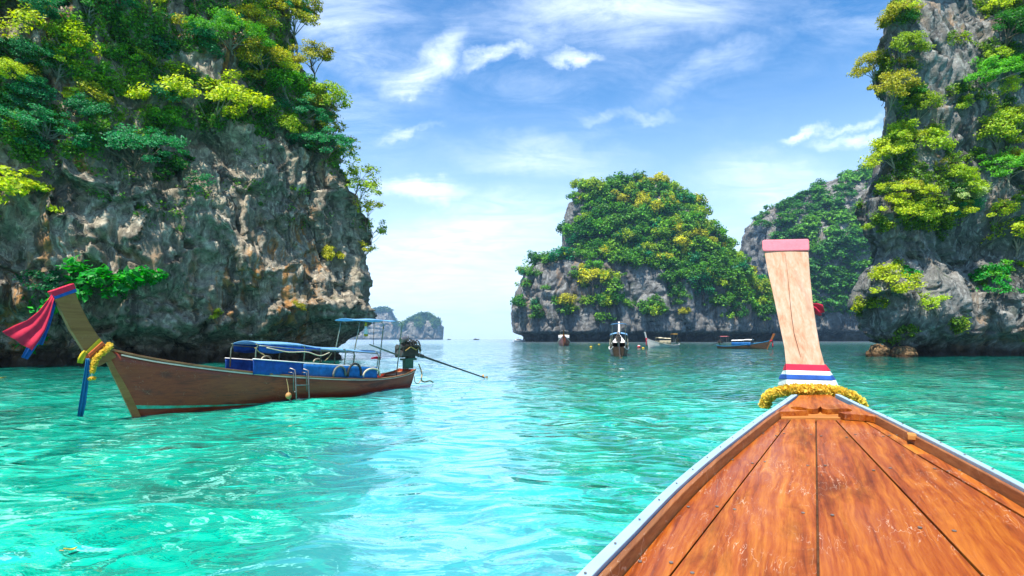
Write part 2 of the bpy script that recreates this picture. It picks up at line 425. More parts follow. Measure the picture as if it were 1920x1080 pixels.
# water ------------------------------------------------------------
def water_mat():
    m, t = new_mat('sea_water')
    g = geo(t); p = g.outputs['Position']
    sp = nd(t, 'ShaderNodeSeparateXYZ', {'Vector': p})
    dist = nd(t, 'ShaderNodeVectorMath', {0: p}, operation='LENGTH').outputs['Value']
    # ripples too small for the mesh
    pw = vmt(t, 'ADD', p, vmt(t, 'SCALE', nd(t, 'ShaderNodeTexNoise', {'Vector': p, 'Scale': .8, 'Detail': 1.0}).outputs['Color'], scale=.6))
    r1 = noise(t, mapping(t, pw, (.62, 1.3, 1)), 2.1, 1.0, .40, .5)
    r2 = noise(t, mapping(t, pw, (.7, 1.6, 1), (0, 0, .3)), 4.6, 3, .5)
    r3 = noise(t, mapping(t, p, (.45, 1.0, 1), (0, 0, -.1)), .36, 3, .55)
    far = rng_(t, dist, 20, 120)
    hgt = mth(t, 'ADD', mth(t, 'MULTIPLY', r1, .150), mth(t, 'MULTIPLY', r2, .018))
    hgt = mth(t, 'ADD', hgt, mth(t, 'MULTIPLY', mth(t, 'MULTIPLY', r3, far), .5))
    bp = nd(t, 'ShaderNodeBump', {'Height': hgt, 'Strength': 1.0, 'Distance': 0.62})
    N = bp.outputs[0]
    # sand and seaweed of the bed with caustic-like light and ripple darks painted in, displaced by the surface slope
    nsep = nd(t, 'ShaderNodeSeparateXYZ', {'Vector': N})
    shift = nd(t, 'ShaderNodeCombineXYZ', {'X': mth(t, 'MULTIPLY', nsep.outputs[0], 3.4), 'Y': mth(t, 'MULTIPLY', nsep.outputs[1], 3.4), 'Z': 0.0}).outputs[0]
    q = vmt(t, 'ADD', vmt(t, 'MULTIPLY', p, (1, 1, 0)), shift)
    qs = mapping(t, q, (1.0, .75, 1))
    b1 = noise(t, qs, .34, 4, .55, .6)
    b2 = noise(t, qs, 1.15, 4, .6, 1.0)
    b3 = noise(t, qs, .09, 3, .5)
    bed_caustics = ramp(t, b1, [(.30, (.0, .105, .078)), (.41, (.0, .26, .18)), (.52, (.0, .45, .305)), (.70, (.01, .60, .42))])
    bed_caustics = mixc(t, rng_(t, b2, .44, .28, 0, .8), bed_caustics, (.0, .13, .105))
    bed_caustics = mixc(t, rng_(t, b2, .60, .74, 0, .85), bed_caustics, (.14, .68, .52))
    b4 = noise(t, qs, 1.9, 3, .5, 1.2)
    bed_caustics = mixc(t, rng_(t, b4, .43, .37, 0, .7), bed_caustics, (.0, .15, .12))
    bed_caustics = mixc(t, rng_(t, b4, .575, .635, 0, .75), bed_caustics, (.26, .80, .64))
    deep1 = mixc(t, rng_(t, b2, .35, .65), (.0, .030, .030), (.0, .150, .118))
    c = mixc(t, rng_(t, mth(t, 'ADD', sp.outputs[1], mth(t, 'MULTIPLY', b3, 24.0)), 17, 50), bed_caustics, deep1)
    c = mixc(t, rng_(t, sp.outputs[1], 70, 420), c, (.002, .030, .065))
    # pale blue of the reflected sky, painted as a band down the middle of the bay
    sky_band = mth(t, 'ABSOLUTE', mth(t, 'ADD', sp.outputs[0], mth(t, 'MULTIPLY', sp.outputs[1], .135)))
    sky_band = mth(t, 'DIVIDE', sky_band, mth(t, 'ADD', mth(t, 'MULTIPLY', sp.outputs[1], .16), 1.0))
    c = mixc(t, rng_(t, mth(t, 'ADD', sky_band, mth(t, 'MULTIPLY', mth(t, 'SUBTRACT', b1, .5), 1.2)), 1.0, .3, 0, .5), c, (.08, .31, .42))
    fr = nd(t, 'ShaderNodeFresnel', {'IOR': 2.1, 'Normal': N}).outputs[0]
    fr = mth(t, 'POWER', fr, .82)
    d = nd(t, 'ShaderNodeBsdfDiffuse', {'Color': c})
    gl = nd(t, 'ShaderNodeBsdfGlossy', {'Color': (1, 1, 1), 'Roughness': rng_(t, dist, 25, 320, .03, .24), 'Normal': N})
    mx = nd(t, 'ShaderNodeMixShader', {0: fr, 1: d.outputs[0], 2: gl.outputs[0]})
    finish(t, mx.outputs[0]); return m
M['water'] = water_mat()

def build_water():
    r = [0.35]
    while r[-1] < 4000:
        x = r[-1]
        r.append(x + (max(.03, .0075 * x) if x < 90 else (x * .05 if x < 600 else x * .12)))
    r[-1] = 4000.0
    r = np.array(r)
    ang = np.concatenate([np.linspace(-180, -64, 60, endpoint=False), np.linspace(-64, 64, 430), np.linspace(64, 180, 60)[1:-1]])
    a = np.radians(ang)
    R, A = np.meshgrid(r, a, indexing='ij')
    X, Y = R * np.sin(A), R * np.cos(A)
    dr = np.gradient(r)[:, None] * np.ones_like(X)
    cell = np.maximum(dr, R * np.radians(.35) if False else R * .0055)
    rs = np.random.default_rng(11)
    Z = np.zeros_like(X)
    for i in range(44):
        lam = .38 * (3.6 / .38) ** rs.random()
        th = rs.normal(math.radians(78), .75)
        amp = .0030 * lam ** .9
        kx, ky = math.cos(th) * 2 * math.pi / lam, math.sin(th) * 2 * math.pi / lam
        Z += amp * sst(lam / cell, 3.0, 6.0) * np.sin(kx * X + ky * Y + rs.random() * 6.28)
    Z *= (1 - .0 * R)
    V = np.stack([X, Y, Z], -1).reshape(-1, 3)
    na, nr = len(a), len(r)
    f = grid_faces(nr, na)
    # close the seam behind the camera
    i = np.arange(nr - 1)
    seam = np.stack([i * na + na - 1, (i + 1) * na + na - 1, (i + 1) * na, i * na], -1)
    V = np.vstack([V, [[0, 0, 0]]])
    o = mesh_np('water', V, np.vstack([f, seam])[:, ::-1], M['water'])
    tag(o, 'clear turquoise bay water with small ripples running out to blue open sea', None, None, 'structure')
build_water()

# ------------------------------------------------------------------ cliffs
BVH = {}
def to_bvh(key, V, Fq):
    BVH[key] = BVHTree.FromPolygons([tuple(p) for p in V.tolist()], Fq.tolist())

def cliff_sheet(name, label, plan, dens, prof, zs, disp, mat, soft, ref):
    plan = np.array(plan, float)
    L = np.concatenate([[0], np.cumsum(np.linalg.norm(np.diff(plan, axis=0), axis=1))])
    uu = np.linspace(0, L[-1], 1200)
    C = herm(L, plan, uu)
    T = np.gradient(C, uu, axis=0); T /= np.linalg.norm(T, axis=1)[:, None]
    Nn = np.stack([T[:, 1], -T[:, 0]], 1)
    i0 = np.argmin(np.linalg.norm(C - np.array(ref), axis=1))
    if (Nn[i0] * -C[i0]).sum() < 0: Nn = -Nn
    du = uu[1] - uu[0]; hw = int(3 * soft / du); w = np.exp(-.5 * (np.arange(-hw, hw + 1) * du / soft) ** 2); w /= w.sum()
    Ns = np.stack([np.convolve(np.pad(Nn[:, i], hw, mode='edge'), w, 'valid') for i in (0, 1)], 1)
    Ns /= np.linalg.norm(Ns, axis=1)[:, None]
    cdf = np.concatenate([[0], np.cumsum(np.interp(uu[1:], [d[0] for d in dens], [d[1] for d in dens]) * du)])
    n = int(cdf[-1]); us = np.interp(np.linspace(0, cdf[-1], n), cdf, uu)
    c = np.stack([np.interp(us, uu, C[:, i]) for i in (0, 1)], 1)
    nn = np.stack([np.interp(us, uu, Nn[:, i]) for i in (0, 1)], 1)
    ns = np.stack([np.interp(us, uu, Ns[:, i]) for i in (0, 1)], 1)
    zs = np.asarray(zs); off = herm([p[0] for p in prof], [p[1] for p in prof], zs)
    P = np.zeros((n, len(zs), 3))
    P[:, :, :2] = c[:, None, :] + ns[:, None, :] * off[None, :, None]; P[:, :, 2] = zs
    Q = P.reshape(-1, 3)
    U = np.repeat(us, len(zs)); Z = Q[:, 2].copy()
    d, dzv = disp(Q, U, Z)
    D = np.zeros_like(Q); D[:, :2] = np.repeat(nn, len(zs), axis=0) * d[:, None]; D[:, 2] = dzv
    Q = Q + D
    f = grid_faces(n, len(zs))
    o = mesh_np(name, Q, f, mat)
    tag(o, label, None, None, 'structure')
    to_bvh(name + label[:6], Q, f)
    return Q, f, o

def spaced(stops):
    """stops: (z, step) -> z list"""
    z = [stops[0][0]]
    while z[-1] < stops[-1][0]: z.append(z[-1] + float(np.interp(z[-1], [s[0] for s in stops], [s[1] for s in stops])))
    return z

def left_disp(P, U, Z):
    W = P + 1.3 * np.stack([fbm(P, 5, 2, seed=3), fbm(P, 5, 2, seed=4), fbm(P, 5, 2, seed=9)], 1)
    d = 1.5 * fbm(P, 9, 3, seed=1)
    # slanting slabs with open joints
    S = W.copy(); S[:, 2] += .55 * (W[:, 0] + W[:, 1]) * .7
    f1, f2, cid = worley(S, (3.4, 3.4, 5.6), 7)
    br = sst(fbm(P, 3.5, 2, seed=88), -.15, .45)
    d += -.7 * br * np.exp(-((f2 - f1) / .08) ** 2)
    d += 1.25 * facets(S, (3.0, 3.0, 5.2), 7) + .62 * facets(W, (1.25, 1.25, 2.1), 21) + .26 * facets(P, (.6, .6, .85), 23)
    low = sst(Z, 6.5, 3)
    f1, f2, cid = worley(W, (1.2, 1.2, 1.2), 25)
    d += low * ((cid - .5) * .4 - .3 * np.exp(-((f2 - f1) / .10) ** 2))
    # water-worn flutes on the right half of the face
    fl = (.35 + .65 * sst(U, 62, 72)) * sst(Z, 3.0, 5.5)
    d += fl * (.75 * fbm(W, (1.5, 1.5, 11), 4, seed=31, ridged=True))
    # overhanging bulge line
    d += .8 * np.exp(-((Z - (3.2 + .8 * np.sin(U * .33))) / .8) ** 2)
    d += .12 * fbm(P, 1.1, 4, .55, seed=41, ridged=True)
    d += .06 * fbm(P, .35, 2, seed=51)
    # tree ledges higher up
    up = sst(Z, 11, 16)
    d += up * 1.3 * fbm(P, (5, 5, 3.0), 3, seed=61)
    return d, .5 * fbm(P, 2.5, 3, seed=71) * sst(Z, .6, 2.5)
left_plan = [(-85, -30), (-62, -4), (-44, 15), (-28.6, 29.4), (-20.4, 36.2), (-14.5, 42.4), (-13.15, 45.2), (-14.6, 48.4), (-17.5, 57), (-30, 73), (-60, 95)]
left_prof = [(-.6, -2.0), (.9, -1.8), (2.3, 0), (7, .2), (13, -1.2), (18, -2.6), (24, -4.2), (31, -7.2), (40, -13), (50, -24)]
LQ, LF, left_cliff = cliff_sheet('cliff', 'tall limestone cliff in shade behind the brown boat, its upper half overgrown',
    left_plan, [(0, .7), (44, .7), (56, 5.5), (92, 8.0), (100, 6.5), (106, 2), (140, .6), (300, .5)], left_prof,
    spaced([(-.6, .13), (4, .12), (16, .15), (24, .22), (34, .35), (50, .9)]), left_disp, M['rock_left'], 5.0, (-20, 36))

def right_disp(P, U, Z):
    W = P + 1.5 * np.stack([fbm(P, 6, 2, seed=103), fbm(P, 6, 2, seed=104), fbm(P, 6, 2, seed=109)], 1)
    d = 1.3 * fbm(P, (9, 9, 12), 3, seed=101)
    S = W.copy(); S[:, 0] += .35 * W[:, 2]
    f1, f2, cid = worley(S, (3.6, 3.6, 9), 107)
    br = sst(fbm(P, 5, 2, seed=188), -.1, .5)
    d += -.8 * br * np.exp(-((f2 - f1) / .08) ** 2)
    d += 1.1 * facets(S, (3.6, 3.6, 9.5), 149) + .45 * facets(W, (1.5, 1.5, 4.2), 137) + .22 * facets(P, (.7, .7, 1.6), 139)
    d += .5 * fbm(W, (1.6, 1.6, 8), 3, seed=131, ridged=True)
    d += .12 * fbm(P, 1.2, 4, .55, seed=141, ridged=True) + .07 * fbm(P, .4, 2, seed=151)
    return d, .5 * fbm(P, 2.5, 3, seed=171) * sst(Z, .6, 2.5)
right_plan = [(110, 150), (74, 103), (50, 72), (39.2, 57), (34.6, 51.3), (34.4, 49.4), (36.5, 48.8), (42, 49.6), (48, 50), (57, 48), (72, 38), (92, 12)]
right_prof = [(-.6, -2.0), (.9, -1.8), (2.2, -.1), (5, .5), (7.2, .0), (9.2, -1.3), (12, -.8), (15, -.3), (18, -1.1), (26, -1.9), (33, -3.2), (45, -8)]
RQ, RF, right_cliff = cliff_sheet('cliff', 'sheer grey limestone tower at the right edge with trees on its ledges',
    right_plan, [(0, .3), (80, .4), (105, 1.5), (115, 6.0), (140, 6.0), (150, 2), (230, .5)], right_prof,
    spaced([(-.6, .15), (6, .15), (20, .2), (34, .25), (46, .8)]), right_disp, M['rock_right'], 4.0, (42, 49))

def loft_island(name, label, rows, Yc, depth, mat, n_ang, nz, disp, p_exp=2.4, notch=(0, 0), yshift=None):
    """rows: (picture row, left px, right px) at distance Yc; depth: half depth by height fraction"""
    z = np.array([H - (r[0] - HORIZON) / F * Yc for r in rows]); o = np.argsort(z)
    xl = np.array([(r[1] - 960) / F * Yc for r in rows])[o]; xr = np.array([(r[2] - 960) / F * Yc for r in rows])[o]; z = z[o]
    tt = np.linspace(0, 1, nz)
    zz = -1.0 + (z[-1] + 1.0) * tt
    XL = np.interp(zz, z, xl); XR = np.interp(zz, z, xr)
    fr = np.clip(zz / z[-1], 0, 1)
    DH = np.interp(fr, [d[0] for d in depth], [d[1] for d in depth])
    YS = np.interp(fr, [d[0] for d in depth], [d[2] if len(d) > 2 else 0 for d in depth])
    th = np.linspace(0, 2 * np.pi, n_ang, endpoint=False)
    ct, st = np.cos(th), np.sin(th)
    ex = 2.0 / p_exp
    sx = np.sign(ct) * np.abs(ct) ** ex; sy = np.sign(st) * np.abs(st) ** ex
    cx, hx = (XL + XR) / 2, (XR - XL) / 2
    P = np.zeros((n_ang, nz, 3))
    P[:, :, 0] = cx + hx * sx[:, None]; P[:, :, 1] = Yc + YS + DH * sy[:, None]; P[:, :, 2] = zz
    Q = P.reshape(-1, 3)
    nrm = np.stack([np.repeat(ct, nz), np.repeat(st, nz)], 1)
    d, dzv = disp(Q, Q[:, 2])
    if notch[0]:
        d = d - notch[0] * sst(Q[:, 2], notch[1] * 1.25, notch[1] * .6)
    top = 1 - .7 * sst(np.tile(fr, n_ang), .93, 1.0)
    Q = Q + np.stack([nrm[:, 0] * d * top, nrm[:, 1] * d * top, dzv], 1)
    f = grid_faces(n_ang, nz, wrap=True)
    base = len(Q)
    topv = np.array([[cx[-1], Yc + YS[-1], zz[-1] + .3]])
    Q = np.vstack([Q, topv])
    i = np.arange(n_ang); cap = np.stack([i * nz + nz - 1, ((i + 1) % n_ang) * nz + nz - 1, np.full(n_ang, base), np.full(n_ang, base)], -1)
    me_f = np.vstack([f, cap])
    me = bpy.data.meshes.new(name)
    faces = [tuple(r) for r in f.tolist()] + [tuple(r[:3]) for r in cap.tolist()]
    me.from_pydata(Q.tolist(), [], faces); me.materials.append(mat)
    me.polygons.foreach_set('use_smooth', np.ones(len(faces), bool)); me.update()
    ob = link(bpy.data.objects.new(name, me)); tag(ob, label, None, None, 'structure')
    BVH[label] = BVHTree.FromPolygons(Q.tolist(), faces)
    return ob

def island_disp(k, seed):
    def fn(P, Z):
        W = P + 5 * k * np.stack([fbm(P, 18 * k, 2, seed=seed), fbm(P, 18 * k, 2, seed=seed + 1), 0 * Z], 1)
        d = 5 * k * fbm(P, 30 * k, 3, seed=seed + 2)
        f1, f2, cid = worley(W, (8 * k, 8 * k, 26 * k), seed + 3)
        d += (cid - .5) * 3.4 * k - 2.2 * k * np.exp(-((f2 - f1) / .10) ** 2)
        d += 1.6 * k * fbm(W, (4.0 * k, 4.0 * k, 20 * k), 3, seed=seed + 5, ridged=True)
        d += .8 * k * fbm(P, 2.6 * k, 3, seed=seed + 6, ridged=True)
        return d, 2.0 * k * fbm(P, 9 * k, 3, seed=seed + 7) * sst(Z, 4 * k, 12 * k)
    return fn
ISL = 'limestone island in the middle of the bay capped with dense trees'
loft_island('island', ISL,
    [(645, 968, 1438), (612, 966, 1442), (580, 968, 1432), (545, 974, 1414), (520, 985, 1390), (500, 1002, 1378), (488, 1030, 1370), (476, 1062, 1362),
     (440, 1064, 1334), (410, 1064, 1310), (386, 1066, 1290), (366, 1072, 1274), (353, 1088, 1254), (345, 1125, 1240), (340, 1165, 1228), (338, 1190, 1210)],
    345, [(0, 42), (.35, 40), (.5, 34), (.75, 22), (1, 6)], M['rock_island'], 520, 190, island_disp(1.0, 200), 2.6, (6.5, 5.0))
BACK = 'steep forested headland far back on the right side of the bay'
loft_island('headland', BACK,
    [(645, 1412, 1800), (560, 1412, 1790), (480, 1410, 1780), (440, 1412, 1775), (420, 1420, 1770), (395, 1450, 1760), (365, 1505, 1750), (340, 1560, 1740), (322, 1610, 1730), (312, 1650, 1715), (308, 1670, 1700)],
    470, [(0, 70), (.5, 62), (.75, 45), (1, 10)], M['rock_back'], 300, 130, island_disp(1.2, 300), 2.8, (7, 7.0))
FAR1 = 'small bluish island far out at sea, rounded and wooded'
loft_island('island', FAR1,
    [(640, 752, 828), (625, 750, 829), (612, 752, 828), (604, 762, 822), (596, 774, 812), (590, 786, 806), (587, 793, 800)],
    1900, [(0, 70), (.5, 60), (1, 15)], M['rock_far'], 140, 60, island_disp(3.0, 400), 2.4)
FAR2 = 'blue limestone stack far out at sea beside the cliff edge'
loft_island('island', FAR2,
    [(640, 655, 757), (612, 662, 756), (606, 668, 740), (598, 690, 736), (588, 700, 735), (580, 706, 730), (577, 712, 722)],
    2250, [(0, 80), (.5, 60), (1, 20)], M['rock_far'], 120, 50, island_disp(3.0, 500), 3.0)

def cast(key, px, py):
    d = ray(px, py).normalized()
    r = BVH[key].ray_cast(Vector((0, 0, H)), d, 5000)
    return r[0], r[1]
LK = 'cliff' + 'tall l'; RK = 'cliff' + 'sheer '

# ------------------------------------------------------------------ foliage
nrg = np.random.default_rng(77)
def unit(v): return v / np.maximum(np.linalg.norm(v, axis=1), 1e-9)[:, None]
def leaves(C, Nn, size, aspect=.5, rs=nrg):
    """one folded rhombus leaf per centre: two triangles sharing a mid rib"""
    n = len(C)
    a = unit(np.cross(Nn, rs.normal(size=(n, 3))))
    b = np.cross(Nn, a)
    s = (size * (0.65 + .7 * rs.random(n)))[:, None]
    tip = C + a * s * .55 - Nn * s * .10; base = C - a * s * .5 - Nn * s * .06
    l = C + b * s * aspect * .55; r = C - b * s * aspect * .55
    V = np.stack([base, l, tip, r], 1).reshape(-1, 3)
    return V, np.arange(4 * n).reshape(n, 4)
def branch_path(a, b, sag, n, rs):
    t = np.linspace(0, 1, n)[:, None]
    p = a + (b - a) * t
    p[:, 2] += (sag * np.sin(np.pi * t[:, 0]))
    p[1:-1] += rs.normal(size=(n - 2, 3)) * np.linalg.norm(b - a) * .035
    return p
def make_tree(seed, R, Hc, clumps, per, leaf, clump_r, flat=.45, lift=.5, trunk_r=.07, kind='round', lean=(0, 0)):
    """returns (trunk mesh, crown mesh); the root is at the origin, the crown's half width is R, its top at Hc"""
    rs = np.random.default_rng(seed)
    cs = []
    for i in range(clumps):
        for _ in range(30):
            v = rs.normal(size=3); v /= np.linalg.norm(v)
            if v[2] > -.35: break
        rad = rs.random() ** .33
        if kind == 'umbrella':
            th = rs.random() * 6.283; q = math.sqrt(rs.random())
            c = np.array([math.cos(th) * q * R, math.sin(th) * q * R, Hc * (.60 + .30 * (1 - q * q) + rs.normal() * .13)])
        elif kind == 'spray':
            th = rs.random() * 6.283; q = math.sqrt(rs.random())
            c = np.array([math.cos(th) * q * R, math.sin(th) * q * R * .6, Hc * (.5 + .35 * rs.normal() * .6 - .35 * q * q)])
        else:
            c = np.array([v[0] * R * rad, v[1] * R * rad, Hc * .58 + v[2] * Hc * .42 * rad])
        c[0] += lean[0] * c[2]; c[1] += lean[1] * c[2]
        cs.append(c)
    cs = np.array(cs)
    mid = np.array([lean[0] * Hc * .5, lean[1] * Hc * .5, Hc * .5])
    C, Nl = [], []
    for c in cs:
        k = max(6, int(per * (.6 + .8 * rs.random())))
        cr = clump_r * (.7 + .6 * rs.random())
        o = rs.normal(size=(k, 3)); o = unit(o) * (rs.random(k) ** .5)[:, None] * cr
        o[:, 2] *= flat
        C.append(c + o)
        out = unit(c - mid + o * .8)[:, :] if True else 0
        Nl.append(unit(out * .55 + np.array([0, 0, .75]) + rs.normal(size=(k, 3)) * .55))
    V, Fq = leaves(np.vstack(C), np.vstack(Nl), leaf, .55, rs)
    crown = mesh_np('crown', V, Fq, M['leaf'], False, data_only=True)
    mb = MB()
    top = np.array([lean[0] * Hc * lift, lean[1] * Hc * lift, Hc * lift])
    tp = branch_path(np.array([0, 0, -.5]), top, 0, 5, rs)
    mb.tube(tp, [trunk_r * 1.25, trunk_r * 1.05, trunk_r * .9, trunk_r * .8, trunk_r * .6], 6)
    for c in cs[:: (1 if clumps < 18 else 2)]:
        st = tp[rs.integers(2, 5)]
        mb.tube(branch_path(st, c, .1 * Hc * .3, 4, rs), [trunk_r * .5, trunk_r * .36, trunk_r * .22, trunk_r * .08], 4, False)
    me = bpy.data.meshes.new('trunk'); me.from_pydata(mb.v, [], mb.f); me.materials.append(M['bark_pale' if seed % 2 else 'bark']); me.update()
    return me, crown
PROTO = {
    'umbrella': [make_tree(1, 3.6, 3.4, 48, 150, .18, .70, .45, .55, .11, 'umbrella'), make_tree(2, 3.4, 3.0, 44, 140, .18, .68, .45, .5, .10, 'umbrella')],
    'round': [make_tree(s, 1.9, 3.4, 26, 120, .17, .62, .55, .5, .08) for s in (3, 4, 5)],
    'shrub': [make_tree(s, 1.0, 1.5, 14, 90, .15, .45, .6, .4, .04) for s in (6, 7, 8)],
    'spray': [make_tree(s, 2.0, 1.6, 20, 70, .22, .50, .35, .4, .05, 'spray') for s in (9, 10)],
    'big': [make_tree(s, 2.0, 1.5, 34, 46, .24, .46, .45, .4, .05, 'spray') for s in (11, 12)],
    'sparse': [make_tree(s, 1.2, 2.4, 18, 34, .17, .42, .5, .5, .04) for s in (13, 14)],
    'bare': [make_tree(s, 1.1, 2.2, 24, 6, .08, .2, .5, .35, .035) for s in (15,)],
}
def far_tree(seed, R, Hc, clumps, per, leaf, cr):
    """crown and short trunk of a distant tree in one mesh"""
    tm, cm = make_tree(seed, R, Hc, clumps, per, leaf, cr, .9, .55, .22)
    me = bpy.data.meshes.new('distant_tree')
    nv = len(cm.vertices); v = np.zeros(nv * 3, np.float32); cm.vertices.foreach_get('co', v)
    V = [tuple(p) for p in v.reshape(-1, 3).tolist()] + [tuple(p.co) for p in tm.vertices]
    fc = [tuple(p.vertices) for p in cm.polygons]; ft = [tuple(i + nv for i in p.vertices) for p in tm.polygons]
    me.from_pydata(V, [], fc + ft); me.materials.append(M['leaf']); me.materials.append(M['bark'])
    me.polygons.foreach_set('material_index', np.array([0] * len(fc) + [1] * len(ft), np.int32)); me.update()
    return me
FARP = [far_tree(s, 4.1, 6.8, 18, 64, .80, 1.75) for s in range(20, 26)]

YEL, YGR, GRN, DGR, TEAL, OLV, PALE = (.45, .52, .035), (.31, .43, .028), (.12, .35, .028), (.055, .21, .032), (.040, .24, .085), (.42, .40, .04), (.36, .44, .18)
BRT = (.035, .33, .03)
prng = random.Random(4)
REG = []
def register(o, px, look, noun, zone): REG.append((o, px, look, noun, zone))
ORD = 'first second third fourth fifth sixth seventh eighth ninth tenth eleventh twelfth thirteenth fourteenth fifteenth sixteenth seventeenth eighteenth nineteenth twentieth'.split()
def finalize_labels():
    by = {}
    for r in REG: by.setdefault(r[2:], []).append(r)
    for (look, noun, zone), rs in by.items():
        rs.sort(key=lambda r: r[1])
        for i, r in enumerate(rs):
            r[0]['label'] = f'{look} {noun} {zone}' if len(rs) == 1 else f'{ORD[min(i, 19)]} {look} {noun} from the left {zone}'
def place_tree(kind, loc, scale, colr, label, group=None, rz=None, tilt=(0, 0), name='tree', cat='tree', stretch=1.0):
    tm, cm = PROTO[kind][prng.randrange(len(PROTO[kind]))]
    e = empty(name, loc, prng.random() * 6.28 if rz is None else rz)
    e.rotation_euler = (tilt[0], tilt[1], e.rotation_euler.z); e.scale = (scale, scale, scale * stretch)
    tag(e, label, cat, group)
    t = link(bpy.data.objects.new('trunk', tm), e)
    c = link(bpy.data.objects.new('crown', cm), e)
    j = 1 + prng.uniform(-.2, .2)
    c.color = (colr[0] * j, colr[1] * j, colr[2] * j, 1)
    return e

def tree_px(key, px, py, wpx, kind, colr, label, group=None, name='tree', cat='tree', stretch=1.0, rz=None, drop=.35, push=0.15):
    """a tree rooted on the rock under the given picture point; wpx is its width in picture pixels"""
    hit, nrm = cast(key, px, py + wpx * drop)
    step = -6 if key == LK else 6
    for k in range(14):                       # a plant on the skyline roots in the nearest rock
        if hit is not None: break
        hit, nrm = cast(key, px + step * k, py + wpx * drop * .5)
    if hit is None: return None
    width = wpx / F * hit.y
    nat = {'umbrella': 7.4, 'round': 4.4, 'shrub': 2.5, 'spray': 4.3, 'big': 4.4, 'sparse': 2.9, 'bare': 2.3}[kind]
    s = width / nat
    n2 = Vector((nrm.x, nrm.y, 0)); n2 = n2.normalized() if n2.length > 1e-3 else Vector((0, -1, 0))
    if n2.y > 0 and hit.y < 200: n2 = -n2
    loc = hit - Vector((0, 0, .2 * s)) + n2 * (width * push)
    root = loc - n2 * (width * push + .3)
    e = place_tree(kind, root + n2 * .15, s, colr, label, group, rz, (n2.y * -.30 + 0, n2.x * .30), name, cat, stretch)
    # lean outwards from the wall
    q = Vector((0, 0, 1)).rotation_difference((Vector((0, 0, 1)) + n2 * (.28 if kind == 'umbrella' else .55)).normalized())
    e.rotation_mode = 'QUATERNION'; e.rotation_quaternion = q @ Matrix.Rotation(prng.random() * 6.28 if rz is None else rz, 4, 'Z').to_quaternion()
    return e

G_L = 'trees on the upper part of the left cliff'
G_R = 'trees on the right cliff'
SH = 'green tree rooted on the overgrown upper slope of the left cliff'
named_left = [
    (400, 185, 250, 'umbrella', YEL, 'wide yellow green umbrella tree in the middle of the left cliff'),
    (70, 70, 220, 'umbrella', YEL, 'large yellow green tree at the top left corner of the cliff'),
    (150, 100, 130, 'round', YGR, 'yellow green tree just right of the corner tree on the left cliff'),
    (25, 300, 170, 'spray', YEL, 'yellow branch of leaves entering at the left edge below the treetops'),
    (232, 118, 80, 'round', PALE, 'pale greyish tree between the yellow trees of the left cliff'),
    (165, 212, 90, 'round', TEAL, 'bluish green tree left of the umbrella tree'),
    (255, 255, 190, 'umbrella', TEAL, 'wide dark bluish green tree below the umbrella tree'),
    (330, 275, 120, 'spray', DGR, 'dark drooping shrub under the umbrella tree on the bare rock edge'),
    (170, 465, 270, 'big', BRT, 'bright green broad leaved shrub hanging over the cliff above the boat prow'),
    (95, 490, 110, 'big', (.02, .17, .05), 'dark green broad leaved shrub left of the bright one above the prow'),
    (268, 500, 90, 'big', BRT, 'small bright green leafy spray right end of the shrub above the prow'),
    (480, 210, 110, 'round', YGR, 'yellow green tree right of the umbrella tree'),
    (590, 60, 110, 'round', OLV, 'olive tree at the skyline near the top of the left cliff'),
    (612, 130, 90, 'round', OLV, 'olive tree on the skyline over the steep corner of the left cliff'),
    (610, 200, 110, 'round', YGR, 'yellow green tree at the steep right corner of the left cliff'),
    (660, 285, 70, 'sparse', OLV, 'olive tuft of leaves on the right edge above the thin leafy tree'),
    (672, 360, 80, 'sparse', YGR, 'drooping thin shrub against the sky below the thin leafy tree'),
    (640, 262, 80, 'sparse', OLV, 'thin olive tree clinging to the right edge of the left cliff'),
    (668, 335, 90, 'sparse', YGR, 'thin leafy tree leaning out from the right edge, halfway up the cliff'),
    (690, 395, 70, 'sparse', OLV, 'sparse shrub hanging from the right edge over the sky'),
    (700, 480, 50, 'sparse', OLV, 'little olive tuft low on the sky edge of the left cliff'),
    (684, 300, 60, 'sparse', YGR, 'small yellow green shrub on the sky edge right of the umbrella tree'),
    (694, 435, 70, 'sparse', YGR, 'lowest sparse shrub on the right edge of the left cliff'),
    (560, 18, 100, 'round', OLV, 'olive tree at the very top of the left cliff skyline'),
    (640, 215, 70, 'round', OLV, 'small olive tree on the skyline beside the leafless twigs'),
    (655, 240, 60, 'sparse', OLV, 'thin olive shrub on the skyline just below the leafless twigs'),
    (645, 195, 60, 'bare', OLV, 'leafless twiggy tree against the sky at the cliff corner'),
    (620, 470, 50, 'shrub', OLV, 'small olive tuft on the lower right rock face of the left cliff'),
    (560, 570, 30, 'shrub', OLV, 'tiny tuft low on the right corner rock of the left cliff'),
    (408, 585, 34, 'shrub', YGR, 'tiny green tuft on the low boulder band behind the boat canopy'),
    (380, 345, 60, 'sparse', TEAL, 'bluish vine tuft on the bare rock below the dark shrub'),
]
for (px, py, w, kind, c, lb) in named_left:
    tree_px(LK, px, py, w, kind, c, lb, G_L, 'shrub' if kind in ('shrub', 'big') else 'tree', 'shrub' if kind in ('shrub', 'big') else 'tree',
            rz=0.3 if kind in ('big', 'spray') else None)
def left_low(px): return np.interp(px, [-60, 100, 200, 450, 560, 640, 700], [300, 292, 280, 250, 262, 330, 420])
cnt = 0
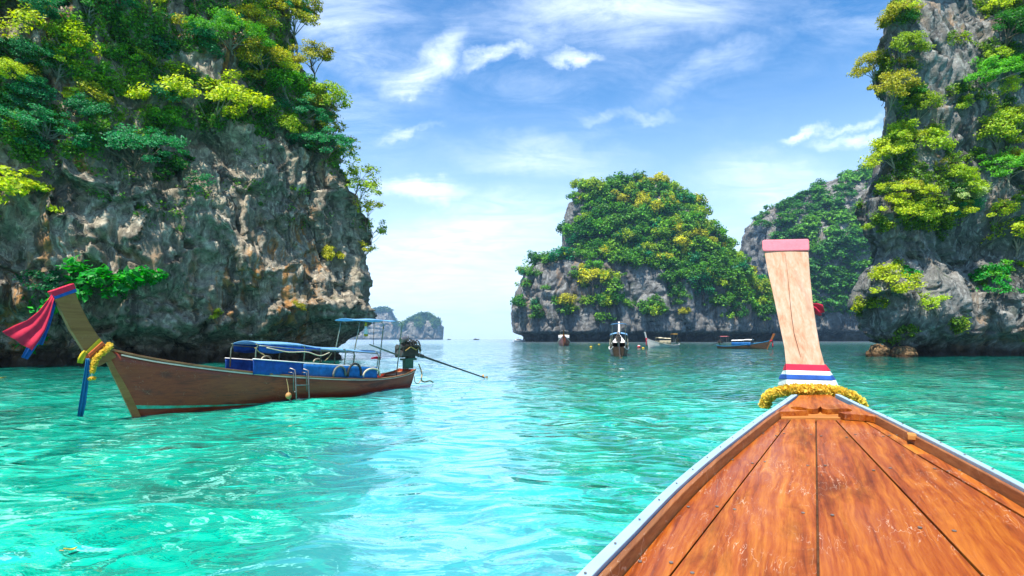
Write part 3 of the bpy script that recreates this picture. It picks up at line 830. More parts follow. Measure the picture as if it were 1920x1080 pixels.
while cnt < 105:
    px = prng.uniform(-70, 640); py = prng.uniform(-160, 330)
    if py > left_low(px) - 25: continue
    hit, nrm = cast(LK, px, py)
    if hit is None: continue
    k = prng.choices(['round', 'shrub', 'umbrella', 'sparse', 'spray'], [4, 4, 1, 2, 1.5])[0]
    w = {'round': 92, 'shrub': 60, 'umbrella': 130, 'sparse': 60, 'spray': 90}[k] * prng.uniform(.75, 1.2)
    right = px > 470
    c = prng.choices([YEL, YGR, GRN, DGR, TEAL, OLV], [2, 3.5, 3, 1, 1.6, 5.5] if right else [2.2, 3.2, 3.5, 1.6, 3.6, 1.2])[0]
    look = {YEL: 'yellow', YGR: 'yellow green', GRN: 'green', DGR: 'dark green', TEAL: 'bluish green', OLV: 'olive'}[c]
    kw = {'round': 'bushy tree', 'umbrella': 'spreading tree', 'sparse': 'thin tree', 'shrub': 'shrub', 'spray': 'overhanging shrub'}[k]
    zone = ('high ' if py < 110 else 'low ' if py > 200 else '') + ('at the left end' if px < 130 else 'left of the umbrella tree' if px < 290 else 'around the umbrella tree' if px < 470 else 'near the right skyline')
    nm = 'shrub' if k in ('shrub', 'spray') else 'tree'
    e = tree_px(LK, px, py, w, k, c, 'tree on the slope of the left cliff', G_L, nm, nm); cnt += 1
    if e: register(e, px, look, kw, zone + ', left cliff')

def cover(name, label, key, n, region, per, leaf, cr, colr, mat, seed, grp=None, droop=.5):
    rs = np.random.default_rng(seed); pr = random.Random(seed)
    C, Nl = [], []
    tries = 0; got = 0
    while got < n and tries < n * 14:
        tries += 1
        px, py = region(pr)
        if px is None: continue
        hit, nrm = cast(key, px, py)
        if hit is None: continue
        got += 1
        nv = np.array(nrm); 
        if nv[1] > 0: nv = -nv
        c = np.array(hit) + nv * cr * .25
        k = int(per * (.5 + rs.random()))
        r_ = cr * (.6 + .9 * rs.random())
        o = unit(rs.normal(size=(k, 3))) * (rs.random(k) ** .5)[:, None] * r_
        o[:, 2] *= .75
        C.append(c + o); Nl.append(unit(nv * .5 + np.array([0, 0, .7]) + rs.normal(size=(k, 3)) * .6))
    V, Fq = leaves(np.vstack(C), np.vstack(Nl), leaf, .6, rs)
    o = mesh_np(name, V, Fq, mat, False)
    o.color = (*colr, 1)
    return tag(o, label, None, None, 'stuff')
def reg_left(pr):
    px = pr.uniform(-90, 700); py = pr.uniform(-200, 430)
    lo = left_low(px)
    if py > lo:
        if pr.random() > .04: return None, None
    v = perlin(np.array([[px / 75., py / 55., 3.3]]), 5)[0]
    if v < -.02 - (.15 if px > 500 else 0): return None, None
    return px, py
cover('undergrowth', 'mixed green undergrowth covering the ledges of the left cliff', LK, 4600, reg_left, 26, .17, .42, (.11, .27, .04), M['leaf_stuff'], 31)

# right cliff ------------------------------------------------------
named_right = [
    (1700, 30, 90, 'round', OLV, 'olive tree at the top left of the right cliff'), (1690, 95, 80, 'round', YGR, 'yellow green tree under the topmost tree of the right cliff'),
    (1668, 175, 100, 'round', OLV, 'olive tree leaning out over the sky from the right cliff'), (1720, 205, 80, 'round', YGR, 'yellow green tree beside the leaning olive tree'),
    (1745, 260, 80, 'shrub', YGR, 'yellow shrub at the left foot of the pale rock face'), (1676, 290, 100, 'round', YEL, 'bright yellow tree on the left shoulder of the right cliff'),
    (1690, 345, 110, 'umbrella', YEL, 'yellow spreading tree above the undercut rock nose'), (1760, 390, 110, 'umbrella', YEL, 'yellow spreading tree in the centre of the right cliff'),
    (1800, 370, 80, 'round', PALE, 'pale tree right of the central yellow tree'), (1805, 190, 50, 'shrub', YGR, 'small round shrub alone on the grey rock face'),
    (1850, 130, 130, 'umbrella', GRN, 'broad green tree high on the grey face at the right'), (1880, 60, 110, 'round', DGR, 'dark green tree in the upper right corner'),
    (1870, 250, 110, 'round', YGR, 'yellow green tree at the right edge of the frame'), (1890, 300, 130, 'umbrella', GRN, 'large green tree at the right edge below the yellow one'),
    (1905, 440, 110, 'round', YEL, 'yellow tree low at the right edge of the right cliff'), (1850, 485, 90, 'big', BRT, 'bright green leafy spray low on the right rock face'),
    (1665, 530, 100, 'round', YEL, 'yellow tree on the low rock nose near the water'), (1700, 495, 60, 'spray', BRT, 'green spray above the low rock nose'),
    (1630, 560, 60, 'shrub', YEL, 'yellow shrub on the outer tip of the low rock nose'), (1755, 570, 60, 'sparse', YGR, 'thin hanging shrub over the lower wall of the right cliff'),
    (1865, 545, 60, 'sparse', BRT, 'thin green shrub low on the right wall'),
]
for (px, py, w, kind, c, lb) in named_right:
    isS = kind in ('shrub', 'big', 'spray')
    tree_px(RK, px, py, w, kind, c, lb, G_R, 'shrub' if isS else 'tree', 'shrub' if isS else 'tree', rz=.3 if kind in ('big', 'spray') else None)
def in_right(px, py):
    if 1640 < px < 1830 and 130 < py < 430 and (px - 1640) < 40 + (py - 100) * .55: return True
    if px > 1815 and py < 500 and px > 1850 + max(0, 60 - abs(py - 300) * .4) * .5: return True
    if px < 1720 and py < 130: return True
    return False
cnt = 0; tries = 0
while cnt < 42 and tries < 3000:
    tries += 1
    px = prng.uniform(1640, 1980); py = prng.uniform(-90, 520)
    if not in_right(px, py): continue
    hit, nrm = cast(RK, px, py)
    if hit is None: continue
    k = prng.choices(['round', 'shrub', 'sparse', 'spray'], [3, 5, 2, 1])[0]
    w = {'round': 75, 'shrub': 46, 'sparse': 50, 'spray': 70}[k] * prng.uniform(.75, 1.2)
    c = prng.choices([YEL, YGR, GRN, DGR, OLV, TEAL], [4, 4, 2.5, 1, 2, .5])[0]
    look = {YEL: 'yellow', YGR: 'yellow green', GRN: 'green', DGR: 'dark green', TEAL: 'bluish green', OLV: 'olive'}[c]
    kw = {'round': 'bushy tree', 'sparse': 'thin tree', 'shrub': 'shrub', 'spray': 'overhanging shrub'}[k]
    zone = ('high ' if py < 130 else 'low ' if py > 330 else '') + ('on the left shoulder' if px < 1830 else 'at the frame edge')
    nm = 'shrub' if k in ('shrub', 'spray') else 'tree'
    e = tree_px(RK, px, py, w, k, c, 'tree on the ledges of the right cliff', G_R, nm, nm); cnt += 1
    if e: register(e, px, look, kw, zone + ', right cliff')
def reg_right(pr):
    px = pr.uniform(1610, 1990); py = pr.uniform(-120, 640)
    v = perlin(np.array([[px / 50., py / 45., 9.3]]), 8)[0]
    if in_right(px, py):
        if v < .10: return None, None
    elif v < .40: return None, None
    return px, py
cover('undergrowth', 'yellowish undergrowth and grass tufts on the ledges of the right cliff', RK, 2300, reg_right, 24, .19, .42, (.12, .23, .028), M['leaf_stuff'], 32)

# central island ----------------------------------------------------
def isl_low(px): return np.interp(px, [960, 1000, 1060, 1150, 1230, 1300, 1380, 1445], [535, 508, 482, 498, 512, 530, 556, 618])
def far_forest(key, n, region, label, group, sz, pal, wts):
    pts = []; tries = 0
    while len(pts) < n and tries < n * 60:
        tries += 1
        px, py, mind = region(prng)
        if px is None or any((px - a) ** 2 + ((py - b) * 1.4) ** 2 < mind * mind for a, b in pts): continue
        hit, nrm = cast(key, px, py)
        if hit is None: continue
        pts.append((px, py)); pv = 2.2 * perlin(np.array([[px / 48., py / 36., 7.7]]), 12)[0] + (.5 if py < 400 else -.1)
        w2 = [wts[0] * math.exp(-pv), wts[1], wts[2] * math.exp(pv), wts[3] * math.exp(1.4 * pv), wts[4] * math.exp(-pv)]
        c = prng.choices(pal, w2)[0]
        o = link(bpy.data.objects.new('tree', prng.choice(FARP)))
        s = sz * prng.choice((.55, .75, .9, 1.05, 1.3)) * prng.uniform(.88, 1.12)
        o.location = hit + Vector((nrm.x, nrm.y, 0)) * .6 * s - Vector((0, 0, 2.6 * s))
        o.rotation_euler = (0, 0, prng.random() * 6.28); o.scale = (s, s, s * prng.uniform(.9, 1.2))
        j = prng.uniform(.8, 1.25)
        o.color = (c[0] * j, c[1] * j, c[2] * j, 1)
        tag(o, 'tree on the slopes of the central island', 'tree', group); register(o, px, *label(c, px, py))
def reg_isl(pr):
    px = pr.uniform(962, 1445); py = pr.uniform(325, 615)
    lo = isl_low(px) + 22 * perlin(np.array([[px / 28., 0.5, 1.5]]), 3)[0]
    if py > lo:
        v = perlin(np.array([[px / 30., py / 16., 2.2]]), 4)[0]
        if v < .30 or py > 600: return None, None, 0
    if px < 1092 and 372 < py < 478: 
        if pr.random() > .12: return None, None, 0
    return px, py, 13
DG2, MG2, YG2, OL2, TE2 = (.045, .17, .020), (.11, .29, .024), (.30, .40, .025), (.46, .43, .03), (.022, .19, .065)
def isl_label(c, px, py):
    look = {DG2: 'dark green', MG2: 'mid green', YG2: 'yellow green', OL2: 'olive yellow', TE2: 'bluish green'}[c]
    zone = "on the central island's low left shoulder" if px < 1062 and py > 440 else "on the central island's flat top" if py < 372 else "on the central island's low rock wall" if py > isl_low(px) else \
        ("on the central island's upper left slope" if px < 1180 else "on the central island's upper middle slope" if px < 1275 else "on the central island's upper right slope") if py < 450 else ("on the central island's lower left slope" if px < 1180 else "on the central island's lower middle slope" if px < 1300 else "on the central island's lower right slope")
    return look, 'round tree', zone
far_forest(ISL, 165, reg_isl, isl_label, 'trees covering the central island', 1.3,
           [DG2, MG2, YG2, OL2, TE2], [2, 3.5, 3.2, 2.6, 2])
def forest_mass(name, label, key, n, region, sz, colr, seed, leaf=1.0, per=26, mind=0):
    rs = np.random.default_rng(seed); pr = random.Random(seed); Vs, got, tries = [], 0, 0
    bases = []
    for b in range(6):
        C, Nl = [], []
        for i in range(13):
            v = unit(rs.normal(size=(1, 3)))[0]; v[2] = abs(v[2]) * .9 - .15
            c = np.array([v[0] * 4.0, v[1] * 4.0, 3.6 + v[2] * 3.6]) * (.75 + .3 * rs.random())
            o = unit(rs.normal(size=(per, 3))) * (rs.random(per) ** .5)[:, None] * 1.8; o[:, 2] *= .85
            C.append(c + o); Nl.append(unit(unit(c - np.array([0, 0, 2.5]) + o * .8) * .6 + np.array([0, 0, .7]) + rs.normal(size=(per, 3)) * .5))
        bases.append(leaves(np.vstack(C), np.vstack(Nl), leaf, .65, rs)[0])
    pts = []
    while got < n and tries < n * 40:
        tries += 1
        r = region(pr)
        if r[0] is None: continue
        if mind and any((r[0] - a) ** 2 + ((r[1] - b) * 1.3) ** 2 < mind * mind for a, b in pts): continue
        hit, nrm = cast(key, r[0], r[1])
        if hit is None: continue
        pts.append((r[0], r[1])); got += 1
        s = sz * pr.choice((.5, .7, .9, 1.1, 1.45)) * pr.uniform(.85, 1.15); th = pr.random() * 6.28
        B = bases[pr.randrange(6)]; c_, s_ = math.cos(th), math.sin(th)
        Vs.append(np.stack([B[:, 0] * c_ - B[:, 1] * s_, B[:, 0] * s_ + B[:, 1] * c_, B[:, 2]], 1) * s + np.array([hit.x + nrm.x * .5 * s, hit.y + nrm.y * .5 * s, hit.z - 2.8 * s]))
    V = np.vstack(Vs); o = mesh_np(name, V, np.arange(len(V)).reshape(-1, 4), M['leaf_far'], False); o.color = (*colr, 1)
    return tag(o, label, None, None, 'stuff')
def reg_isl2(pr):
    a = reg_isl(pr)
    return (a[0], a[1])
forest_mass('undergrowth', 'dense forest undergrowth between the trees of the central island', ISL, 620, reg_isl2, .95, (.085, .22, .024), 33)
def reg_back(pr):
    px = pr.uniform(1410, 1660); py = pr.uniform(306, 600)
    if px < 1445 and py > 425: return None, None, 0
    if py > 585: return None, None, 0
    v = perlin(np.array([[px / 24., py / 22., 5.2]]), 6)[0]
    if v < -.05: return None, None, 0
    return px, py, 10
def reg_back2(pr):
    a = reg_back(pr); return (a[0], a[1])
forest_mass('forest', 'dense green forest covering the distant headland behind the prow post', BACK, 620, reg_back2, 1.1, (.06, .19, .03), 34, 1.25, 18, 5)
def reg_far1(pr):
    px = pr.uniform(745, 830); py = pr.uniform(585, 622)
    if py > 606 + 8 * math.sin(px * .21): return None, None
    return px, py
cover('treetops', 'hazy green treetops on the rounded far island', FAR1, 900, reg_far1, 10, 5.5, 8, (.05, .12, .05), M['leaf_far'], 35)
def reg_far2(pr):
    px = pr.uniform(660, 760); py = pr.uniform(575, 612)
    if py > 584 and px < 737 and not (px > 740): return None, None
    return px, py
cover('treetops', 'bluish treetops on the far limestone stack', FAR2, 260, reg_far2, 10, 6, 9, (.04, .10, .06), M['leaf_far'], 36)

finalize_labels()
#@@BOATS@@
# ------------------------------------------------------------------ boat materials
M['deck_wood'] = wood_mat('varnished_deck_wood', (.12, .022, .004), (.34, .080, .007), (.56, .205, .022), math.radians(-62.5), 1.0, .38, .6, .62, .3)
M['rail_wood'] = wood_mat('brown_rail_wood', (.10, .03, .012), (.26, .085, .022), (.36, .15, .05), math.radians(-62.5), 1.0, .5, .3, .5)
M['step_wood'] = wood_mat('pale_step_wood', (.34, .12, .02), (.58, .25, .045), (.72, .40, .10), math.radians(27.5), 1.0, .5, .2, .3)
M['post_wood'] = wood_mat('bleached_post_wood', (.50, .22, .11), (.64, .38, .24), (.74, .55, .42), (0, math.radians(90), 0), .8, .65, .3, .45)
M['rail_paint'] = simple_mat('pale_blue_rail_paint', (.30, .44, .56), .5, .10, 9, bump=.2)
M['red_paint'] = simple_mat('dark_red_paint', (.22, .03, .03), .5, .3, 6)
M['nail'] = simple_mat('nail_head', (.25, .22, .2), .5, .3, 30, .6)
M['pink_cloth'] = simple_mat('faded_pink_cloth', (.72, .19, .23), .8, .12, 14, bump=.3)
M['red_cloth'] = simple_mat('red_cloth', (.78, .025, .075), .75, .15, 12, bump=.3, trans=.25)
M['white_cloth'] = simple_mat('white_cloth', (.82, .81, .80), .8, .06, 12, bump=.3)
M['blue_cloth'] = simple_mat('blue_cloth', (.02, .10, .42), .75, .2, 12, bump=.3, trans=.2)
M['sky_ribbon'] = simple_mat('light_blue_ribbon', (.01, .20, .42), .7, .2, 12, bump=.3, trans=.25)
M['orange_cloth'] = simple_mat('orange_cloth', (.80, .16, .04), .75, .15, 12, trans=.2)
M['yellow_cloth'] = simple_mat('yellow_cloth', (.72, .50, .02), .75, .15, 12, trans=.2)
M['petal'] = simple_mat('yellow_petals', (.98, .66, .09), .7, .2, 40, trans=.45)
M['white_petal'] = simple_mat('white_petals', (.8, .8, .76), .7, .1, 40, trans=.3)
M['hull_wood'] = wood_mat('brown_hull_wood', (.09, .009, .002), (.33, .034, .005), (.46, .080, .013), 0, .7, .38, .25, .8, .5)
M['prow_wood'] = wood_mat('golden_prow_wood', (.20, .070, .015), (.34, .130, .030), (.44, .20, .05), 0, .8, .5, .1, .35)
M['gunwale_wood'] = wood_mat('gunwale_wood', (.14, .05, .02), (.30, .12, .045), (.45, .22, .10), 0, .8, .45, .2, .4)
M['pale_strip'] = simple_mat('pinkish_rub_strip', (.70, .50, .40), .5, .2, 8)
M['mint_paint'] = simple_mat('mint_boot_stripe', (.04, .50, .36), .5, .3, 5, c2=(.10, .14, .02))
M['inside'] = wood_mat('dark_inner_wood', (.03, .015, .01), (.09, .045, .022), (.15, .08, .04), 0, .8, .6, 0, .5)
M['roof_tarp'] = simple_mat('light_blue_tarp', (.22, .48, .74), .6, .3, 7, bump=1.0, trans=.35)
M['blue_tarp'] = simple_mat('strong_blue_tarp', (.008, .07, .33), .6, .4, 7, bump=1.0, trans=.15)
M['mid_tarp'] = simple_mat('mid_blue_tarp', (.01, .14, .42), .6, .4, 7, bump=1.0, trans=.15)
M['cream'] = simple_mat('cream_canvas', (.68, .60, .42), .7, .15, 5, bump=.3, trans=.2)
M['pipe'] = simple_mat('worn_green_pipe', (.14, .22, .18), .45, .5, 9, .5, c2=(.16, .09, .05))
M['steel'] = simple_mat('ladder_steel', (.22, .20, .19), .4, .3, 14, .8)
M['iron'] = simple_mat('oily_engine_iron', (.060, .052, .045), .45, .6, 12, .6, bump=.4)
M['engine_green'] = simple_mat('engine_green', (.03, .11, .07), .5, .4, 10, .2)
M['brass'] = simple_mat('brassy_metal', (.55, .33, .10), .4, .4, 12, .8)
M['rubber'] = simple_mat('grey_rubber', (.16, .15, .13), .7, .5, 10)
M['rubber_black'] = simple_mat('black_rubber', (.02, .02, .02), .6, .4, 10)
M['rope'] = simple_mat('tan_rope', (.50, .33, .14), .85, .3, 60, bump=.6)
M['dark_hull'] = wood_mat('dark_hull_wood', (.03, .02, .014), (.085, .055, .03), (.16, .10, .05), 0, .5, .45, .2, .6)
M['white_paint'] = simple_mat('white_boat_paint', (.72, .70, .66), .45, .15, 6)
M['blue_paint'] = simple_mat('blue_boat_paint', (.03, .26, .52), .45, .2, 6)
M['yellow_tarp'] = simple_mat('yellow_awning', (.68, .42, .05), .6, .2, 5, trans=.3)
M['pink_tarp'] = simple_mat('pink_awning', (.72, .22, .24), .6, .2, 5, trans=.3)
M['red_plastic'] = simple_mat('red_buoy_plastic', (.62, .02, .03), .35, .15, 8)
M['faded_orange'] = simple_mat('faded_orange_ball', (.42, .14, .05), .6, .3, 20, c2=(.35, .25, .08))
M['glass'] = simple_mat('dark_window', (.03, .05, .07), .1, .2, 5)

def petals(path, r, n, size, mat, name, parent, seed=1, flat=1.0):
    """a fluffy string of petals along a path"""
    rs = np.random.default_rng(seed)
    P = np.array([tuple(p) for p in path], float)
    L = np.concatenate([[0], np.cumsum(np.linalg.norm(np.diff(P, axis=0), axis=1))])
    s = rs.random(n) * L[-1]
    C = np.stack([np.interp(s, L, P[:, i]) for i in range(3)], 1)
    T = unit(np.stack([np.interp(np.clip(s + .02 * L[-1], 0, L[-1]), L, P[:, i]) - np.interp(np.clip(s - .02 * L[-1], 0, L[-1]), L, P[:, i]) for i in range(3)], 1))
    o = rs.normal(size=(n, 3)); o -= T * (o * T).sum(1)[:, None]; o = unit(o)
    bead = .82 + .18 * np.abs(np.sin(s / size * 1.7))
    C = C + o * (r * bead * (.55 + .45 * rs.random(n)))[:, None]
    V, Fq = leaves(C, unit(o * .4 + T * .8 + rs.normal(size=(n, 3)) * .6), size, .8, rs)
    return mesh_np(name, V, Fq, mat, False, parent)
def sheet(rows, thick, mat, name, parent=None, smooth=True):
    """rows of points -> a cloth with thickness"""
    mb = MB(); n = len(rows[0])
    mb.loft([[Vector(p) for p in r] for r in rows], closed=False)
    o = mb.build(name, mat, parent, smooth)
    m = o.modifiers.new('thickness', 'SOLIDIFY'); m.thickness = thick; m.offset = 0
    return o
def cloth_strip(path, width, thick, mat, name, parent=None, fold=.25, n=9, wdir=(0, 0, 1), seed=0):
    """ribbon along `path` ((x,y,z) points), width per point, with soft lengthwise folds"""
    rs = random.Random(seed); rows = []
    ph = rs.random() * 6
    for i, p in enumerate(path):
        p = Vector(p); t = (Vector(path[min(i + 1, len(path) - 1)]) - Vector(path[max(i - 1, 0)])).normalized()
        wd = Vector(wdir); wd = (wd - t * wd.dot(t)).normalized(); nn = t.cross(wd)
        w = width[i]
        rows.append([p + wd * (w * (k / (n - 1) - .5)) + nn * (fold * w * math.sin(k * (14 if n > 9 else 11) / n + ph + i * .35) * .5) for k in range(n)])
    return sheet(rows, thick, mat, name, parent)

# ------------------------------------------------------------------ the boat the picture is taken from
YAW = math.radians(27.5); BU = Vector((math.sin(YAW), math.cos(YAW), 0)); BV = Vector((math.cos(YAW), -math.sin(YAW), 0)); T0 = .184
def OB(s, t, dz=0.0):
    T = T0 + t; p = BU * s + BV * T
    return Vector((p.x, p.y, H - (.764 - .06 * s - .06 * T) + dz))
def OBinv(px, py, dz=0.0):
    rx, ry = (px - 960) / F, (py - HORIZON) / F
    k1, k2 = rx * BU.x + BU.y, rx * BV.x + BV.y
    Y = (.764 - dz) / (ry + .06 * k1 + .06 * k2)
    return Y * k1, Y * k2 - T0
WS = [-1.6, .3, 1.0, 1.55, 1.83, 2.4, 2.7, 3.22, 3.68, 4.22, 4.38, 4.75, 5.02]
WW = [.80, .79, .775, .745, .715, .655, .612, .525, .440, .335, .298, .222, .168]
def bw(s): return float(herm(WS, WW, np.array([s]))[0])
own = empty('longtail_boat', OB(0, 0, -.8))
tag(own, 'varnished orange wooden bow with tall pale prow post in the foreground', 'boat')
def own_build(mb, name, mat, **k):
    o = mb.build(name, mat, None, **k); o.parent = own; o.matrix_parent_inverse = Matrix.Translation(-Vector(own.location)); return o
def own_parent(o): o.parent = own; o.matrix_parent_inverse = Matrix.Translation(-Vector(own.location)); return o
SS = list(np.linspace(-1.5, 5.02, 60))
# hull shell
mb = MB(); rings = []
for s in list(np.linspace(-1.5, 5.02, 40)) + [5.12, 5.22, 5.3]:
    w = bw(min(s, 5.02)) * (1.0 if s <= 5.02 else 1 - (s - 5.02) * 1.2)
    k = 1.0 if s < 3.5 else 1 - .45 * (s - 3.5) / 1.8
    sec = [(1.0, -.035), (.985, -.14), (.93, -.32), (.78 * (.8 + .2 * k), -.60 * k), (.5 * k, -.95 * k), (.0, -1.12 * k)]
    rings.append([OB(s + (.0 if s < 4 else -.0), -w * a, b) for a, b in sec] + [OB(s, w * a, b) for a, b in sec[-2::-1]])
mb.loft(rings, closed=False)
hull = own_build(mb, 'hull', M['rail_wood'], smooth=True)
m = hull.modifiers.new('thickness', 'SOLIDIFY'); m.thickness = .02; m.offset = 1
# gunwales with pale painted top and a brown inner face, nails on top
for sd in (-1, 1):
    rw = 1.0 if sd < 0 else .62
    mb = MB(); mb.loft([[OB(s, sd * bw(s) + sd * .004, -.034), OB(s, sd * bw(s) + sd * .004, 0.0), OB(s, sd * (bw(s) - .042 * rw), 0.002), OB(s, sd * (bw(s) - .042 * rw), -.034)] for s in SS])
    gw = own_build(mb, 'gunwale', M['rail_paint'], bevel=.004)
    mb = MB()
    for i, s in enumerate(np.arange(.6, 5.0, .23)):
        p = OB(s, sd * (bw(s) - .020 * rw), .004); mb.tube([p, p + Vector((0, 0, .003))], .0045, 8)
    o = mb.build('nail', M['nail'], gw); o.matrix_parent_inverse = gw.matrix_parent_inverse.copy(); o['kind'] = 'stuff'
    o.matrix_parent_inverse = Matrix.Identity(4)
    mb = MB(); mb.loft([[OB(s, sd * (bw(s) + .012), -.075), OB(s, sd * (bw(s) + .012), -.038), OB(s, sd * (bw(s) - .01), -.038), OB(s, sd * (bw(s) - .01), -.075)] for s in SS])
    own_build(mb, 'rub_rail', M['red_paint'], bevel=.004)
    mb = MB()
    e = 4.62 if sd < 0 else 4.60
    SI = list(np.linspace(-1.5, e, 50))
    mb.loft([[OB(s, sd * (bw(s) - .046 * rw), -.012), OB(s, sd * (bw(s) - .046 * rw), -.085), OB(s, sd * (bw(s) - .080 * rw), -.085), OB(s, sd * (bw(s) - .070 * rw), -.012)] for s in SI])
    own_build(mb, 'inner_rail', M['rail_wood'], bevel=.004)
# little block nailed on the right inner rail
s_, t_ = OBinv(1727, 815, -.01); mb = MB()
mb.box(OB(s_, bw(s_) - .045, -.02), (.04, .09, .03), Matrix.Rotation(-YAW - .12, 3, 'Z')); own_build(mb, 'rail_block', M['step_wood'], bevel=.004)
# deck planks
DZ = -.058
def seam(pts):
    q = [OBinv(x, y, DZ) for x, y in pts]; q.sort()
    S = [a for a, _ in q]; Tt = [b for _, b in q]
    def fn(s):
        if s <= S[0]: return Tt[0] + (s - S[0]) * (Tt[1] - Tt[0]) / (S[1] - S[0])
        if s >= S[-1]: return Tt[-1] + (s - S[-1]) * (Tt[-1] - Tt[-2]) / (S[-1] - S[-2])
        return float(np.interp(s, S, Tt))
    return fn
sF = OBinv(1530, 786, DZ)[0]
inner = lambda sd: (lambda s: sd * (bw(s) - (.079 if sd < 0 else .049)))
bounds = [inner(-1), seam([(1480, 790), (1297, 1027)]), seam([(1530, 788), (1534, 1075)]), seam([(1569, 790), (1832, 1068)]), seam([(1625, 793), (1699, 840), (1723, 855), (1920, 971)]), inner(1)]
def plank(fa, fb, s0, s1, lift, gap=.0035, n=18, mat='deck_wood'):
    mb = MB(); rings = []
    for s in np.linspace(s0, s1, n):
        a, b = fa(s) + gap, fb(s) - gap
        if b < a + .004: b = a + .004
        rings.append([OB(s, a, DZ + lift), OB(s, b, DZ + lift), OB(s, b, DZ - .022), OB(s, a, DZ - .022)])
    mb.loft(rings); o = own_build(mb, 'plank', M[mat], bevel=.0022); return o
for i in range(4):
    plank(bounds[i], bounds[i + 1], -1.3, sF - .004, (0, .0015, -.001, .001)[i])
sj = OBinv(1722, 852, DZ)[0]
plank(bounds[4], bounds[5], sj + .003, sF - .004, .001, n=10)
plank(bounds[4], bounds[5], -1.3, sj - .003, .004, n=16)
mb = MB(); mb.loft([[OB(s, bounds[0](s) - .01, DZ - .03), OB(s, bounds[5](s) + .01, DZ - .03), OB(s, bounds[5](s) + .01, DZ - .05), OB(s, bounds[0](s) - .01, DZ - .05)] for s in np.linspace(-1.3, 4.7, 14)])
own_build(mb, 'deck_beam', M['inside'])
mb = MB(); rs_ = random.Random(3)
for s in (2.35, 3.05, 3.75, 1.75):
    for i in range(5):
        a, b = bounds[i](s), bounds[i + 1](s)
        for fr in (.14, .86):
            t = a + (b - a) * fr; ss = s + rs_.uniform(-.05, .05)
            p = OB(ss, t, DZ + .002); mb.tube([p, p + Vector((0, 0, .003))], .007, 8)
o = own_build(mb, 'nail', M['nail']); o['kind'] = 'stuff'
# pale step board and carved bow board
def ob_poly(pts, dz): return [OB(*OBinv(1420 + x / 7.68, 670 + y / 7.68, dz), dz) for x, y in pts]
sE = OBinv(1530, 773, -.055)[0]
mb = MB(); mb.prism([OB(sF, -(bw(sF) - .085), -.045), OB(sF, bw(sF) - .085, -.045), OB(sF + .32, bw(sF + .32) - .07, -.055), OB(sF + .32, -(bw(sF + .32) - .07), -.055)], (0, 0, -.03))
own_build(mb, 'step_board', M['step_wood'], bevel=.003)
carve = [(178, 770), (250, 782), (400, 780), (560, 775), (735, 768), (690, 764), (610, 762), (540, 752), (490, 738), (478, 722), (500, 710), (560, 708), (640, 716), (720, 735), (800, 745), (870, 738), (908, 706),
         (935, 735), (1010, 750), (1100, 745), (1200, 735), (1290, 735), (1350, 748), (1366, 765), (1340, 780), (1280, 783), (1165, 788), (1250, 812), (1400, 820), (1550, 830), (1690, 852), (1742, 846)]
topo = ob_poly(carve, -.012)
fr_ = [OB(s, bw(s) - .058, -.012) for s in (4.62, 4.85, 5.08)] + [OB(s, -(bw(s) - .058), -.012) for s in (5.08, 4.85, 4.62)]
mb = MB(); mb.prism(topo + fr_, (0, 0, -.040)); 
o = own_build(mb, 'carved_board', M['deck_wood'])
# prow post: two faces measured on the photograph, pushed forward along the boat
def postY(row): return 4.62 + (690 - row) / 240.0 * .42
PR = [(470, 1432.5, 1516), (490, 1436, 1517.2), (516, 1441, 1519), (564, 1452, 1524), (612, 1462, 1531), (652, 1470.5, 1538), (683, 1473.5, 1546.5), (722, 1474, 1566)]
mb = MB(); rings = []
for i, (row, l, r) in enumerate(PR):
    a, b = at(l, row, postY(row)), at(r, row + 1.5, postY(row) - .02)
    bk = BU * (.10 if row < 640 else .10 + (row - 640) / 80 * .16)
    rings.append([a, a.lerp(b, .33) - BU * .006, a.lerp(b, .67) - BU * .006, b, b + bk, a + bk])
mb.loft(rings); post = own_build(mb, 'prow_post', M['post_wood'], bevel=.008)
ckp = [(1472, 475), (1477, 515), (1481, 560), (1484, 590), (1489, 625), (1496, 650), (1501, 668)]
mb = MB()
mb.loft([[at(x - w, y, postY(y) - .020), at(x + w, y, postY(y) - .020), at(x + w, y, postY(y) + .01), at(x - w, y, postY(y) + .01)] for (x, y), w in zip(ckp, (.15, .25, .4, .5, .45, .3, .15))])
o = mb.build('crack', M['inside'], post)
def wrap(rows, mat, name, grow, cap=False):
    mb = MB(); rings = []
    for (row, l, r, bl, br) in rows:
        Y = postY(row) - grow
        a, b = at(l, row, Y), at(r, row + 2.4, Y - .02)
        dY = .16 + max(0, row - 680) / 45 * .14
        c, d = at(br, row + 1, Y + dY), at(bl, row, Y + dY)
        rings.append([a, a.lerp(b, .5) - BU * .004, b, b.lerp(c, .5) + BV * .004, c, d, d.lerp(a, .5) - BV * .004])
    mb.loft(rings); return own_build(mb, name, mat, bevel=.006)
cap_rows = [(471, 1431, 1517.5), (466, 1429.3, 1517.8), (453, 1428.8, 1517.3), (449, 1430.5, 1516)]
mb = MB()
mb.loft([[at(l, row + 0.4, postY(row) - .018), at(r, row - 1.4, postY(row) - .03), at(r, row - 1.4, postY(row) - .03) + BU * .15, at(l, row + .4, postY(row) - .018) + BU * .15] for row, l, r in cap_rows])
own_build(mb, 'cloth_cap', M['pink_cloth'], bevel=.012)
wrap([(682, 1473.5, 1546.5, 1472, 1548), (694.5, 1474, 1554, 1467, 1558)], M['red_cloth'], 'red_band', .010)
wrap([(694, 1474, 1554, 1468, 1556), (702.5, 1474.5, 1557.5, 1464, 1562)], M['white_cloth'], 'white_band', .014)
wrap([(702, 1474.5, 1557.5, 1463, 1561), (711, 1475, 1562, 1459, 1568)], M['blue_cloth'], 'blue_band', .020)
